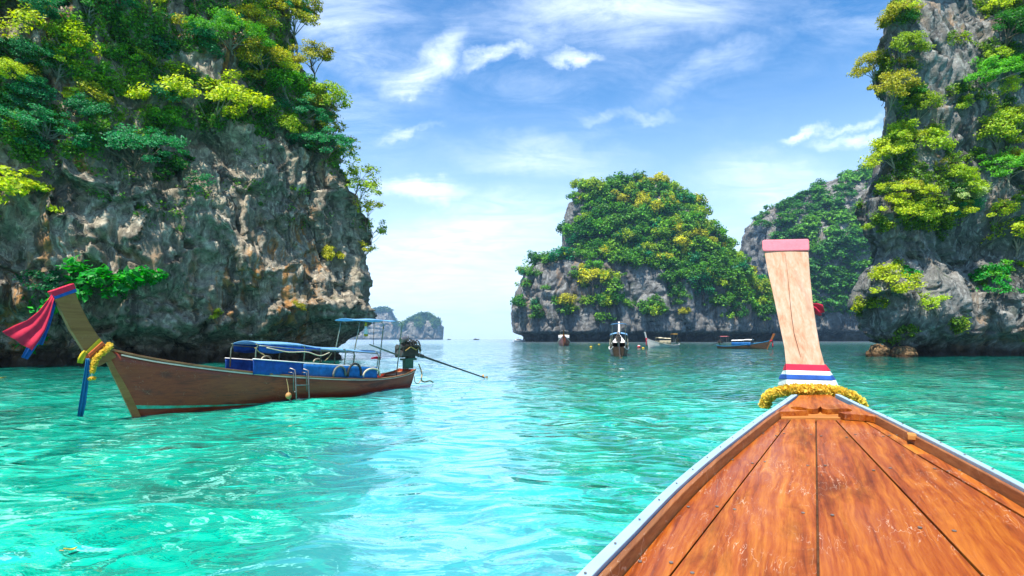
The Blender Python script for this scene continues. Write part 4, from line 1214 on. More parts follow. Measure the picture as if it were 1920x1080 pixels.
wrap([(710.5, 1475, 1562, 1461, 1567), (723, 1475, 1568, 1458, 1573)], M['white_cloth'], 'white_band', .014)
cloth_strip([at(1519, 572, 5.02), at(1528, 574, 5.03), at(1535, 580, 5.05), at(1541, 588, 5.06)], [.03, .06, .11, .07], .004, M['red_cloth'], 'ribbon_end', None, .5, 7)
own_parent(bpy.data.objects['ribbon_end'])
bpy.data.objects['ribbon_end']['label'] = 'pink red ribbon end sticking out behind the prow post'
gp = [at(1434, 764, 4.66), at(1436, 752, 4.66), at(1442, 742, 4.62), at(1458, 735, 4.56), at(1485, 730, 4.50), at(1520, 730.5, 4.47), at(1555, 732, 4.45), at(1578, 736, 4.44), at(1597, 744, 4.45), at(1612, 755, 4.47), at(1616, 762, 4.5)]
g = tag(empty('garland', gp[5]), 'thick yellow flower garland lying round the foot of the prow post', 'garland')
o = petals(gp, .046, 3400, .034, M['petal'], 'petals', None, 5); o.parent = g; o.matrix_parent_inverse = Matrix.Translation(-Vector(g.location))
mb = MB(); mb.tube(gp, .028, 8); o = mb.build('string_core', M['yellow_cloth'], None); o.parent = g; o.matrix_parent_inverse = Matrix.Translation(-Vector(g.location))

# ------------------------------------------------------------------ longtail boats on the water
XS_, ZG_ = [-.58, 0, .7, 1.45, 2.5, 3.56, 5, 6.5, 7.3, 8.0, 8.2], [1.45, 1.25, 1.08, .93, .76, .63, .49, .42, .45, .55, .62]
QB, BB = [0, .03, .08, .15, .25, .4, .55, .7, .85, .95, 1], [.025, .10, .19, .30, .43, .585, .655, .645, .56, .45, .36]
FV, FF = [0, .15, .3, .5, .7, .85, 1], [0, .45, .70, .84, .92, .96, 1.0]
def zg(x): return float(herm(XS_, ZG_, np.array([x]))[0])
def hull_pt(q, v, side, out=0.0, dz=0.0):
    xn = -.58 + q * 8.72; z = -.25 + (zg(xn) + .25) * v
    x0, x1 = -.58 * z / 1.45, 8.05 + .14 * z / .6
    b = float(herm(QB, BB, np.array([q]))[0]) * float(np.interp(v, FV, FF))
    return Vector((x0 + q * (x1 - x0), side * (b + out), z + dz))
def gun(q, side, out=0.0, dz=0.0): return hull_pt(q, 1.0, side, out, dz)
QS = list(np.linspace(0, 1, 36))
def hull_parts(root, mh, mg, mstrip, mprow, minside, stripe=None):
    mb = MB()
    mb.loft([[hull_pt(q, v, -1) for v in reversed(FV)] + [hull_pt(q, v, 1) for v in FV[1:]] for q in QS], closed=False)
    o = mb.build('hull', mh, root, True); m = o.modifiers.new('thickness', 'SOLIDIFY'); m.thickness = .03; m.offset = -1
    mb = MB(); tr = [hull_pt(1, v, -1) for v in reversed(FV)] + [hull_pt(1, v, 1) for v in FV[1:]]
    mb.prism(tr, (-.04, 0, 0)); mb.build('transom', mh, root)
    for sd in (-1, 1):
        mb = MB(); mb.loft([[gun(q, sd, .022, .012), gun(q, sd, -.035, .014), gun(q, sd, -.035, -.03), gun(q, sd, .022, -.03)] for q in QS]); mb.build('gunwale', mg, root, bevel=.004)
        mb = MB(); mb.loft([[hull_pt(q, .955, sd, .026, -.018), hull_pt(q, .955, sd, .026, .014), hull_pt(q, .955, sd, -.005, .014), hull_pt(q, .955, sd, -.005, -.018)] for q in QS[1:]]); mb.build('rub_strip', mstrip, root)
        if stripe:
            mb = MB(); qs = np.linspace(.0, .50, 16)
            rows = []
            for i, q in enumerate(qs):
                k = 1 - .85 * i / 15
                rows.append([hull_pt(q, .245, sd, .006), hull_pt(q, .245 + .05 * k, sd, .006), hull_pt(q, .245 + .05 * k, sd, -.01), hull_pt(q, .245, sd, -.01)])
            mb.loft(rows); mb.build('boot_stripe', stripe, root)
    mb = MB(); mb.loft([[Vector((gun(q, -1).x, gun(q, -1, -.03).y, gun(q, -1).z - .04)), Vector((gun(q, 1).x, gun(q, 1, -.03).y, gun(q, 1).z - .04)), Vector((gun(q, 1).x, gun(q, 1, -.03).y, gun(q, 1).z - .07)), Vector((gun(q, 1).x, gun(q, -1, -.03).y, gun(q, 1).z - .07))] for q in np.linspace(.01, .27, 9)])
    mb.build('foredeck', mg, root)
    mb = MB(); mb.loft([[hull_pt(q, .34, -1, -.04), hull_pt(q, .34, 1, -.04), hull_pt(q, .34, 1, -.04, -.03), hull_pt(q, .34, -1, -.04, -.03)] for q in np.linspace(.08, .985, 14)])
    mb.build('floor', minside, root)
    mb = MB()
    for q in (.36, .46, .56, .66): 
        a, b = hull_pt(q, .72, -1, -.02), hull_pt(q, .72, 1, -.02); mb.box((a + b) / 2, (.22, abs(a.y - b.y), .03))
    mb.build('bench', mg, root)
    # stem wedge and prow
    mb = MB(); mb.loft([[Vector((x0 - .02, -.03, z)), Vector((x0 - .02, .03, z)), Vector((x0 + .12, .05, z)), Vector((x0 + .12, -.05, z))] for z, x0 in ((-.25, .10), (.3, -.12), (.8, -.32), (1.20, -.48))])
    mb.build('stem', mprow, root, bevel=.008)

def engine(root, base, s=1.0, tip=None, tiller=None):
    """car engine on a swivel, long shaft astern; base is the swivel point"""
    b = Vector(base)
    e = MB(); e.box(b + Vector((0, 0, .30)) * s, Vector((.62, .30, .30)) * s); e.box(b + Vector((-.02, 0, .50)) * s, Vector((.50, .20, .14)) * s)
    e.box(b + Vector((-.34, 0, .27)) * s, Vector((.10, .34, .34)) * s); e.box(b + Vector((.1, .0, .10)) * s, Vector((.30, .16, .16)) * s)
    eng = e.build('engine_block', M['iron'], root, bevel=.02 * s)
    p = MB()
    for i in range(4):
        c = b + Vector((-.2 + .13 * i, -.12, .55)) * s
        p.tube([c, c + Vector((0, -.06, .06)) * s, c + Vector((0.02, -.12, .02)) * s, c + Vector((.05, -.16, -.12)) * s], .022 * s, 6)
    p.tube([b + Vector((-.26, -.16, .46)) * s, b + Vector((.26, -.18, .44)) * s, b + Vector((.40, -.15, .30)) * s], .03 * s, 7)
    p.build('exhaust_pipe', M['iron'], eng)
    p = MB(); p.tube([b + Vector((-.36, -.05, .60)) * s, b + Vector((-.12, -.05, .66)) * s], .085 * s, 12); p.tube([b + Vector((.05, .02, .58)) * s, b + Vector((.05, .02, .74)) * s], .02 * s, 6)
    p.build('air_filter', M['steel'], eng, bevel=.01 * s)
    p = MB()
    for (y, z, r) in ((-.05, .22, .12), (.04, .42, .07), (-.09, .43, .06)): p.tube([b + Vector((-.43, y, z)) * s, b + Vector((-.39, y, z)) * s], r * s, 14)
    p.build('pulley', M['steel'], eng)
    p = MB(); p.box(b + Vector((.02, 0, .04)) * s, Vector((.5, .24, .06)) * s); p.box(b + Vector((.0, 0, -.10)) * s, Vector((.34, .14, .28)) * s)
    p.tube([b + Vector((.0, 0, -.25)) * s, b + Vector((0, 0, .02)) * s], .04 * s, 8); p.build('engine_mount', M['engine_green'], root, bevel=.01 * s)
    for (pts, mm) in ((((-.3, -.17, .3), (-.1, -.2, .42), (.15, -.19, .32), (.3, -.15, .4), (.42, -.1, .25)), 'brass'), (((.25, -.1, .55), (.40, -.12, .5), (.46, -.1, .3), (.44, -.05, .1)), 'steel'), (((-.25, .1, .6), (0, .12, .72), (.22, .05, .62), (.32, -.05, .5)), 'rubber_black')):
        p = MB(); p.tube([b + Vector(q) * s for q in pts], .016 * s, 6); p.build('engine_hose', M[mm], eng)
    if tip is not None:
        a = b + Vector((.30, 0, .20)) * s; tip = Vector(tip)
        p = MB(); p.tube([a, a.lerp(tip, .10), a.lerp(tip, .11), a.lerp(tip, .5), tip], [.06 * s, .06 * s, .036 * s, .028 * s, .024 * s], 9)
        sh = p.build('tail_shaft', M['iron'], root, True)
        d = (tip - a).normalized(); p = MB()
        for k in range(3):
            ax = Matrix.Rotation(k * 2.094, 3, d) @ d.orthogonal().normalized(); tw = d.cross(ax)
            p.prism([tip + ax * .02 * s, tip + ax * .13 * s + tw * .05 * s + d * .02, tip + ax * .15 * s - tw * .03 * s, tip + ax * .03 * s - tw * .03 * s], d * .012)
        p.build('propeller', M['brass'], sh)
    if tiller is not None:
        p = MB(); p.tube([b + Vector((-.38, 0, .16)) * s, tiller], [.030 * s, .018 * s], 7); p.build('tiller', M['pipe'], root)
    return eng

# hero boat -----------------------------------------------------------
HB = on_water(250, 781); HB.z = 0
HU = Vector((.526, .850, 0)).normalized(); HL = Vector((-HU.y, HU.x, 0)); HRZ = math.atan2(HU.y, HU.x)
def HP(px, row, y):
    rx = (px - 960) / F
    x = (rx * (HB.y + y * HL.y) - HB.x - y * HL.x) / (HU.x - rx * HU.y)
    Y = HB.y + x * HU.y + y * HL.y
    return Vector((x, y, H - (row - HORIZON) / F * Y))
hero = empty('longtail_boat', HB, HRZ)
tag(hero, 'brown wooden longtail boat with blue awnings moored under the left cliff', 'boat')
hull_parts(hero, M['hull_wood'], M['gunwale_wood'], M['pale_strip'], M['prow_wood'], M['inside'], M['mint_paint'])
# prow post
pp = [((103, 558), (141, 548)), ((118, 588), (153, 575)), ((133, 618), (168, 605)), ((152, 648), (186, 632)), ((166, 670), (205, 655)), ((184, 688), (222, 668))]
mb = MB(); rings = []
for (l, r) in pp:
    a, b = HP(*l, -.07), HP(*r, -.07)
    rings.append([a, b, Vector((b.x, .07, b.z)), Vector((a.x, .07, a.z))])
mb.loft(rings); mb.build('prow_post', M['prow_wood'], hero, bevel=.012)
for nm, mt, r0, r1, g in (('red_cap_band', 'red_cloth', ((95, 546), (139, 531)), ((102, 556), (143, 541)), .02), ('blue_cap_band', 'blue_cloth', ((99, 553), (142, 539)), ((104, 561), (145, 547)), .014)):
    mb = MB(); rings = []
    for (l, r) in (r0, r1):
        a, b = HP(*l, -.07 - g), HP(*r, -.07 - g); rings.append([a, b, Vector((b.x, .07 + g, b.z)), Vector((a.x, .07 + g, a.z))])
    mb.loft(rings); mb.build(nm, M[mt], hero, bevel=.01)
# awning: arched roof on bent pipes, blue side cloths
RF = HP(483, 645, -.50); RR = HP(712, 661, -.48)
x0, z0, x1, z1 = RF.x, RF.z, RR.x, RR.z
def roof_rows(x0, z0, x1, z1, hw, rise, n=16, m=11, sag=.02, peak=.22):
    rows = []
    for i in range(n):
        f = i / (n - 1); x = x0 + (x1 - x0) * f; z = z0 + (z1 - z0) * f + .06 * math.exp(-((f - peak) / .16) ** 2)
        rows.append([Vector((x, hw * (2 * k / (m - 1) - 1), z + rise * (1 - (2 * k / (m - 1) - 1) ** 2) - sag * abs(math.sin(f * 9.42)) )) for k in range(m)])
    return rows
sheet(roof_rows(x0, z0, x1, z1, .52, .065), .014, M['roof_tarp'], 'awning_roof', hero)
def side_cloth(xa, xb, za0, za1, zb0, zb1, y, mat, name, n=22, wav=.02):
    rows = []
    for i in range(n):
        f = i / (n - 1); x = xa + (xb - xa) * f
        t, b = za0 + (zb0 - za0) * f, za1 + (zb1 - za1) * f
        rows.append([Vector((x, y + wav * math.sin(i * 1.1) * (k / 4), t + (b - t) * k / 4 + .01 * math.sin(i * .8) * (k == 4))) for k in range(5)])
    return sheet(rows, .008, mat, name, hero)
for y in (-.50, .50):
    sx = 0 if y < 0 else .12
    a, b = HP(484, 646, -.5), HP(600, 653, -.5)
    rows = []
    for i in range(20):
        f = i / 19; x = a.x + (b.x - a.x) * f; z = a.z + (b.z - a.z) * f
        d = .13 * (1 - f) + .05 + .05 * abs(math.sin(f * 7))
        rows.append([Vector((x, y * 1.03, z + .01)), Vector((x, y * 1.05, z - d * .5)), Vector((x, y * 1.03, z - d))])
    sheet(rows, .006, M['blue_tarp'], 'valance', hero)
    q = HP(474, 674, -.57), HP(474, 700, -.57), HP(568, 680, -.6), HP(568, 702, -.6)
    s_ = 1 if y < 0 else -1
    side_cloth(q[0].x, q[2].x, q[0].z, q[1].z - .03, q[2].z, q[3].z - .02, -.58 * s_, M['blue_tarp'], 'side_cloth')
    q = HP(568, 682, -.6), HP(568, 704, -.6), HP(706, 688, -.57), HP(704, 708, -.57)
    side_cloth(q[0].x + .01, q[2].x, q[0].z, q[1].z - .04, q[2].z, q[3].z - .03, -.59 * s_, M['mid_tarp'], 'side_cloth', wav=.012)
for y in (-.52, .52):
    for (a, b, c) in (((570, 649), (572, 655), (566, 703)), ((647, 655), (648, 662), (645, 690)), ((707, 661), (710, 668), (705, 700)), ((484, 646), (480, 655), (478, 690))):
        P = [HP(*p, -.52) for p in (a, b, c)]; P = [Vector((p.x, y, p.z)) for p in P]
        mb = MB(); mb.tube([Vector((P[0].x - .05, y * .96, P[0].z + .01))] + P, .016, 8); mb.build('awning_pole', M['pipe'], hero, True)
    P = [HP(*p, -.52) for p in ((484, 648), (560, 655), (640, 658), (706, 663))]
    mb = MB(); mb.tube([Vector((p.x, y, p.z)) for p in P], .013, 7); mb.build('awning_rail', M['pipe'], hero, True)
    P = [HP(*p, -.58) for p in ((474, 673), (568, 680), (640, 685), (706, 688))]
    mb = MB(); mb.tube([Vector((p.x, y * 1.12, p.z)) for p in P], .014, 7); mb.build('side_rail', M['white_paint'], hero, True)
# stern awning
def flat(p, y): return Vector((p.x, y, p.z))
A0, A1 = HP(660, 599.5, -.42), HP(742, 602.5, -.42)
rows = []
for i in range(12):
    f = i / 11; x = A0.x + (A1.x - A0.x) * f; z = A0.z + (A1.z - A0.z) * f
    rows.append([Vector((x + .12 * (k / 8), .46 * (k / 4 - 1), z + .05 * (1 - (k / 4 - 1) ** 2) - .015 * math.sin(f * 9))) for k in range(9)])
sheet(rows, .012, M['roof_tarp'], 'stern_awning', hero)
for y in (-.40, .42):
    P = [HP(*p, -.40) for p in ((735, 603), (750, 603), (754, 608), (743, 706))]
    mb = MB(); mb.tube([flat(p, y) for p in P], .017, 8); mb.build('awning_pole', M['pipe'], hero, True)
    P = [HP(*p, -.40) for p in ((675, 601), (672, 620), (664, 660), (662, 700))]
    mb = MB(); mb.tube([flat(p, y) for p in P], .017, 8); mb.build('awning_pole', M['pipe'], hero, True)
eb = HP(765, 676, 0.0); tip = HP(908, 708, .05)
eng = engine(hero, eb, 1.12, tip, HP(693, 646, -.02))
mb = MB(); a = HP(700, 690, -.2); b = HP(785, 688, 0)
mb.loft([[hull_pt(q, .93, -1, -.05), hull_pt(q, .93, 1, -.05), hull_pt(q, .93, 1, -.05, -.03), hull_pt(q, .93, -1, -.05, -.03)] for q in (.93, .96, .995)]); mb.build('stern_deck', M['gunwale_wood'], hero)
# things on and around the brown boat: world placed, each its own
def HW(p): return HB + HU * p.x + HL * p.y + Vector((0, 0, p.z))
def hthing(name, label, cat, p): return tag(empty(name, HW(p), HRZ), label, cat)
def hpart(mb, name, mat, root, origin, **k):
    mb.v = [tuple(Vector(v) - origin) for v in mb.v]; return mb.build(name, mat, root, **k)
# ladder
lo = HP(560, 705, -.70); lad = hthing('boarding_ladder', 'steel boarding ladder hooked over the side of the brown boat', 'ladder', lo)
for off in (0, 1):
    dx = 25 * off
    P = [HP(534 + dx + 2, 702 - 2 * off, -.50), HP(536 + dx, 695, -.52), HP(545 + dx, 690.5 + 1.5 * off, -.60), HP(553 + dx, 694 + off, -.70), HP(554 + dx * .98, 702, -.73), HP(555 + dx * .97, 735, -.73), HP(556.5 + dx * .94, 762 - 3 * off, -.73)]
    mb = MB(); mb.tube(P, .017, 8); hpart(mb, 'ladder_rail', M['steel'], lad, lo, smooth=True)
    P = [HP(541 + dx, 698, -.60), HP(550 + dx, 699, -.69), HP(550.5 + dx, 733 + off, -.66)]
    mb = MB(); mb.tube(P, .013, 7); hpart(mb, 'ladder_brace', M['steel'], lad, lo, smooth=True)
for r0, r1 in (((554, 722), (579, 722)), ((556, 748.5), (579.5, 748.5)), ((555, 735), (552, 735))):
    a, b = HP(*r0, -.73), HP(*r1, -.73)
    mb = MB(); mb.tube([a, b], .016, 8); hpart(mb, 'rung', M['steel'], lad, lo, smooth=True)
for off in (0, 1):
    a, b = HP(538 + 22 * off, 742 + 4 * off, -.66), HP(552 + 22 * off, 761, -.70)
    mb = MB(); mb.tube([a, b], .013, 7); hpart(mb, 'ladder_foot', M['steel'], lad, lo, smooth=True)
c = HP(541, 742, -.74); fl = hthing('float', 'small orange ball float hanging on the brown hull beside the ladder', 'float', c)
mb = MB(); rings = []
for k in range(9):
    a = math.pi * k / 8; rings.append([Vector((.075 * math.sin(a) * math.cos(j * .628), .075 * math.sin(a) * math.sin(j * .628), .085 * math.cos(a))) for j in range(10)])
mb.loft(rings); mb.build('ball', M['faded_orange'], fl, True)
mb = MB(); mb.tube([Vector((0, 0, .08)), Vector((.02, .05, .25)), Vector((0.0, .08, .42))], .008, 5); mb.build('cord', M['rope'], fl)
# hoops of hose along the side
def hoop(px0, px1, row_t, row_b, y, r, mat, label, lean=0):
    a, b = HP(px0, row_b, y), HP(px1, row_b, y); t = HP((px0 + px1) / 2, row_t, y); mid = (a + b) / 2
    th = hthing('hose_hoop', label, 'hose', mid)
    P = []
    for k in range(15):
        f = math.pi * k / 14
        P.append(Vector(((b.x - a.x) * -.5 * math.cos(f) + lean * math.sin(f), -.02 * math.sin(f), (t.z - mid.z) * math.sin(f) ** .8)))
    mb = MB(); mb.tube(P, r, 9); mb.build('hose', mat, th, True)
hoop(625, 648, 687, 705, -.63, .030, M['rubber'], 'grey hose hoop on the side of the brown boat, left one of three')
hoop(652, 677, 682, 705, -.62, .034, M['rubber_black'], 'black rubber hoop beside the grey hose hoop on the brown boat')
hoop(681, 712, 691, 706, -.60, .028, M['cream'], 'pale bent hose nearest the stern of the brown boat')
hoop(490, 508, 668, 676, .56, .022, M['cream'], 'pale hoop on the far rail at the front of the awning')
hoop(588, 602, 673, 679, .56, .022, M['cream'], 'pale hoop on the far rail at the middle of the awning')
# ropes
def rope(pts, r, label, name='rope', mat='rope'):
    P = [Vector(p) for p in pts]; o0 = P[0]; th = hthing(name, label, 'rope', o0)
    mb = MB(); 
    arr = np.array([tuple(p - o0) for p in P]); tt = np.linspace(0, len(P) - 1, len(P) * 4)
    mb.tube([Vector(q) for q in herm(np.arange(len(P)), arr, tt)], r, 6); mb.build('strand', M[mat], th, True); return th
rope([HP(785, 682, -.15), HP(791, 700, -.25), HP(790, 712, -.28), HP(796, 716, -.1), HP(806, 714, .0), HP(812, 717, .05)], .024, 'thick tan rope hanging from the stern of the brown boat into the water')
rope([HP(790, 712, -.28), HP(784, 719, -.3), HP(778, 716, -.3), HP(777, 706, -.3)], .014, 'thin rope loop hanging at the sternpost of the brown boat')
rope([HP(478, 652, -.52), HP(486, 660, -.52), HP(496, 666, -.55)], .012, 'short tan rope tied at the front corner of the blue awning')
rope([HP(622, 662, -.5), HP(616, 670, -.52), HP(609, 677, -.55)], .012, 'tan lashing under the middle of the blue awning')
rope([HP(701, 604, -.2), HP(701, 625, -.2), HP(700, 643, -.2), HP(701, 646, -.2)], .010, 'dark cord with a hook hanging from the stern awning', mat='rubber_black')
rope([HP(500, 652, -.54), HP(540, 660, -.56), HP(575, 660, -.55), HP(600, 667, -.56), HP(618, 661, -.55)], .014, 'pale cord slung in swags under the edge of the blue awning', mat='cream')
# white tassel
tp = HP(686, 604, -.25); ta = hthing('tassel', 'white and yellow flower tassel hanging under the stern awning', 'garland', tp)
petals([Vector((0, 0, -.02)), Vector((0, 0, -.14))], .03, 120, .035, M['petal'], 'yellow_petals', ta, 3)
mb = MB(); mb.tube([Vector((0, 0, -.12)), Vector((0, 0, -.22)), Vector((0, 0, -.36))], [.03, .05, .06], 8); mb.build('white_skirt', M['white_petal'], ta, True)
petals([Vector((0, 0, -.36)), Vector((0, 0, -.42))], .06, 140, .04, M['petal'], 'yellow_fringe', ta, 4)
# cloths and garland on the prow
def cloth_px(pts, y0, ws, mat, label, name='cloth', fold=.35, ydrift=0.0, seed=1, n=11):
    P = [HP(px, py, y0 + ydrift * i) for i, (px, py) in enumerate(pts)]
    th = hthing(name, label, 'cloth', P[0]); P = [p - P[0] for p in P]
    cloth_strip(P, ws, .005, mat, 'fabric', th, fold, n, (1, 0, .25), seed)
cloth_px([(100, 553), (93, 568), (83, 588), (68, 610), (50, 625), (32, 640)], -.06, [.05, .10, .18, .30, .42, .50], M['red_cloth'], 'red cloth streaming from the top of the brown boat prow', fold=.10, ydrift=-.03)
cloth_px([(104, 560), (97, 580), (86, 603), (72, 630), (58, 652), (46, 672)], .02, [.05, .08, .10, .11, .12, .10], M['blue_cloth'], 'long dark blue cloth hanging behind the red cloth on the prow', fold=.25, seed=4)
cloth_px([(103, 560), (96, 585), (88, 610), (80, 630), (74, 646)], .06, [.05, .08, .09, .10, .10], M['blue_cloth'], 'short blue cloth end between red cloth and prow post', fold=.25, seed=7)
cloth_px([(164, 672), (162, 700), (158, 730), (154, 758), (150, 781)], -.16, [.05, .09, .10, .11, .09], M['sky_ribbon'], 'long light blue ribbon hanging from prow neck to water', 'ribbon', .4, seed=3)
def band_px(l0, r0, l1, r1, g, mat, label, tails=()):
    P = [HP(*l0, -.08 - g), HP(*r0, -.08 - g), HP(*r1, -.08 - g), HP(*l1, -.08 - g)]
    th = hthing('ribbon', label, 'ribbon', P[0]); o0 = P[0].copy()
    mb = MB(); back = [Vector((p.x, .08 + g, p.z)) for p in P]
    mb.loft([[q - o0 for q in (P[0], P[1], back[1], back[0])], [q - o0 for q in (P[3], P[2], back[2], back[3])]]); mb.build('band', M[mat], th, bevel=.012)
    for tl in tails:
        Q = [HP(*p, -.12) - o0 for p in tl]; cloth_strip(Q, [.05, .09, .11, .09][:len(Q)], .005, M[mat], 'tail', th, .3, 7, (1, 0, 0))
band_px((160, 660), (187, 634), (165, 664), (193, 641), .02, 'yellow_cloth', 'yellow sash tied round the prow neck of the brown boat', [((160, 658), (156, 665), (152, 673), (150, 681))])
band_px((165, 664), (192, 640), (168, 670), (197, 645), .035, 'orange_cloth', 'orange ribbon tied below the yellow sash on the prow neck', [((165, 666), (163, 669), (165, 672))])
g0 = HP(200, 648, -.10)
gh = hthing('garland', 'yellow flower garland hanging on the neck of the brown boat prow', 'garland', g0)
gpth = [HP(206, 646, .02), HP(203, 652, -.12), HP(194, 660, -.15), HP(184, 668, -.16), HP(177, 678, -.17), HP(174, 690, -.17), HP(172, 700, -.17)]
petals([p - g0 for p in gpth], .052, 900, .05, M['petal'], 'petals', gh, 8)
mb = MB(); mb.tube([p - g0 for p in gpth], .036, 7); mb.build('string_core', M['yellow_cloth'], gh)
petals([HP(172, 707, -.17) - g0, HP(172, 712, -.17) - g0], .06, 160, .05, M['petal'], 'end_blossom', gh, 9)
mb = MB(); mb.tube([HP(172, 700, -.17) - g0, HP(172, 709, -.17) - g0], .012, 5); mb.build('bead_string', M['white_petal'], gh)
th = hthing('flag_rag', 'small dark red rag hanging on the rail by the stern of the brown boat', 'cloth', HP(696, 672, .5))
cloth_strip([Vector((0, 0, 0)), Vector((.2, 0, .02)), Vector((.42, 0, -.01))], [.05, .08, .09], .006, M['red_cloth'], 'fabric', th, .5, 7)

# boats further out ----------------------------------------------------
def longtail(label, loc, rz, s, mh, mg, mstrip, roof, side, awn, wrapc, post=None, posth=1.0, front=None):
    r = empty('longtail_boat', loc, rz)
    r.scale = s if hasattr(s, '__len__') else (s, s, s); tag(r, label, 'boat', 'longtail boats moored in the bay')
    hull_parts(r, M[mh], M[mg], M[mstrip], M[post or 'prow_wood'], M['inside'])
    mb = MB(); top = Vector((-1.05, 0, 2.45 * posth))
    mb.loft([[Vector((x - d, -.07, z)), Vector((x + d, -.07, z)), Vector((x + d, .07, z)), Vector((x - d, .07, z))] for x, z, d in ((-.40, 1.05, .16), (-.62, 1.5, .15), (-.85, 2.0, .17), (-1.02, 2.45 * posth, .2))])
    mb.build('prow_post', M[post or 'prow_wood'], r, bevel=.015)
    mb = MB(); mb.loft([[Vector((x - d, -.10, z)), Vector((x + d, -.10, z)), Vector((x + d, .10, z)), Vector((x - d, .10, z))] for x, z, d in ((-.52, 1.25, .19), (-.60, 1.45, .18))]); mb.build('cloth_band', M[wrapc], r, bevel=.02)
    cloth_strip([Vector((-.62, -.10, 1.35)), Vector((-.72, -.13, 1.0)), Vector((-.74, -.13, .6)), Vector((-.76, -.13, .25))], [.08, .14, .16, .14], .006, M[wrapc], 'ribbon_tail', r, .3, 7, (1, 0, 0))
    sheet(roof_rows(2.3, 1.42, 5.6, 1.34, .60, .12), .016, M[roof], 'awning_roof', r)
    for y in (-.56, .56):
        for x in (2.4, 3.5, 4.6, 5.5):
            mb = MB(); mb.tube([Vector((x, y, .45)), Vector((x, y, 1.40))], .018, 6); mb.build('awning_pole', M['pipe'], r)
        if side:
            rows = [[Vector((2.4 + 3.1 * i / 15, y * 1.06 + .02 * math.sin(i * 1.3) * k, 1.08 - .5 * k / 3)) for k in range(4)] for i in range(16)]
            sheet(rows, .01, M[side], 'side_cloth', r)
    sheet([[Vector((6.3 + 1.25 * i / 7, .5 * (k / 3 - 1), 2.02 + .06 * (1 - (k / 3 - 1) ** 2))) for k in range(7)] for i in range(8)], .02, M[awn], 'stern_awning', r)
    for y in (-.42, .42):
        for x in (6.4, 7.4):
            mb = MB(); mb.tube([Vector((x, y, .4)), Vector((x, y, 2.05))], .02, 6); mb.build('awning_pole', M['pipe'], r)
    if front:
        sheet([[Vector((2.32 + .02 * math.sin(i), .58 * (i / 5 - 1), 1.44 - .42 * k / 3)) for k in range(4)] for i in range(11)], .012, M[front], 'front_cloth', r)
    engine(r, (7.75, 0, .80), 1.0, (11.2, .1, -.05), (6.6, 0, 1.05))
    return r
P1 = on_water(1057, 648.6); P1.z = 0
longtail('far dark longtail boat with bow towards us and cream awnings, leftmost below the island', P1 , math.radians(84), (1.5, 2.3, 1.8), 'hull_wood', 'white_paint', 'white_paint', 'cream', None, 'white_cloth', 'orange_cloth', None, .85, 'white_cloth')
P2 = on_water(1160, 668); P2.z = 0
b2dir = math.radians(-101.5); 
longtail('longtail boat seen from its stern with engine and pale blue awning below the island', P2 - Vector((math.cos(b2dir), math.sin(b2dir), 0)) * 8.1 * 1.5, b2dir, 1.5, 'dark_hull', 'white_paint', 'white_paint', 'roof_tarp', 'cream', 'roof_tarp', 'blue_cloth', 'white_paint', 1.0)
P3 = on_water(1216, 652.5); P3.z = 0
longtail('white longtail boat with yellow awnings lying sideways below the island', P3, math.radians(24), (.85, 1.0, 1.25), 'white_paint', 'white_paint', 'white_paint', 'cream', 'cream', 'yellow_tarp', 'red_cloth', 'white_paint', .95)
P4 = on_water(1439, 654.5); P4.z = 0
longtail('dark longtail boat with blue gunwale and pink stern awning, left of the prow post', P4, math.radians(180 - 46), 1.02, 'dark_hull', 'blue_paint', 'blue_paint', 'white_cloth', 'mid_tarp', 'pink_tarp', 'red_cloth')

# floats -----------------------------------------------------------------
def ball_float(px, row, r, mat, label, squash=1.0, band=None, name='buoy'):
    p = on_water(px, row); p.z = 0; e = empty(name, p); tag(e, label, 'buoy')
    def sph(z0, z1, k=8):
        mb = MB(); rings = []
        for i in range(k + 1):
            z = z0 + (z1 - z0) * i / k; rr = math.sqrt(max(1e-4, 1 - z * z)) * r
            rings.append([Vector((rr * math.cos(a * .5236), rr * math.sin(a * .5236), z * r * squash + r * .45 * squash)) for a in range(12)])
        mb.loft(rings); return mb
    sph(-.98, .98).build('ball', M[mat], e, True)
    if band:
        mb = MB(); mb.loft([[Vector((r * 1.02 * k * math.cos(a * .5236), r * 1.02 * k * math.sin(a * .5236), z * r + r * .45)) for a in range(12)] for z, k in ((.42, .91), (.6, .82), (.9, .45))]); mb.build('cap', M[band], e, True)
    mb = MB(); rr = r * .14; mb.tube([Vector((math.cos(k * .6) * rr, 0, r * 1.43 * squash + math.sin(k * .6) * rr)) for k in range(11)], r * .05, 5); mb.build('ring', M['steel'], e)
ball_float(1198, 651.5, .33, 'red_plastic', 'red mooring buoy between the two longtail boats in front of the island', 1.0, 'white_paint')
ball_float(1206, 653.5, .24, 'yellow_cloth', 'small yellow float just right of the red buoy', .6, name='float')
ball_float(1108, 651, .28, 'yellow_cloth', 'small yellow float left of the stern view longtail boat', .6, name='float')
ball_float(1123, 646.5, .30, 'yellow_cloth', 'tiny yellow float further off near the island foot', .6, name='float')
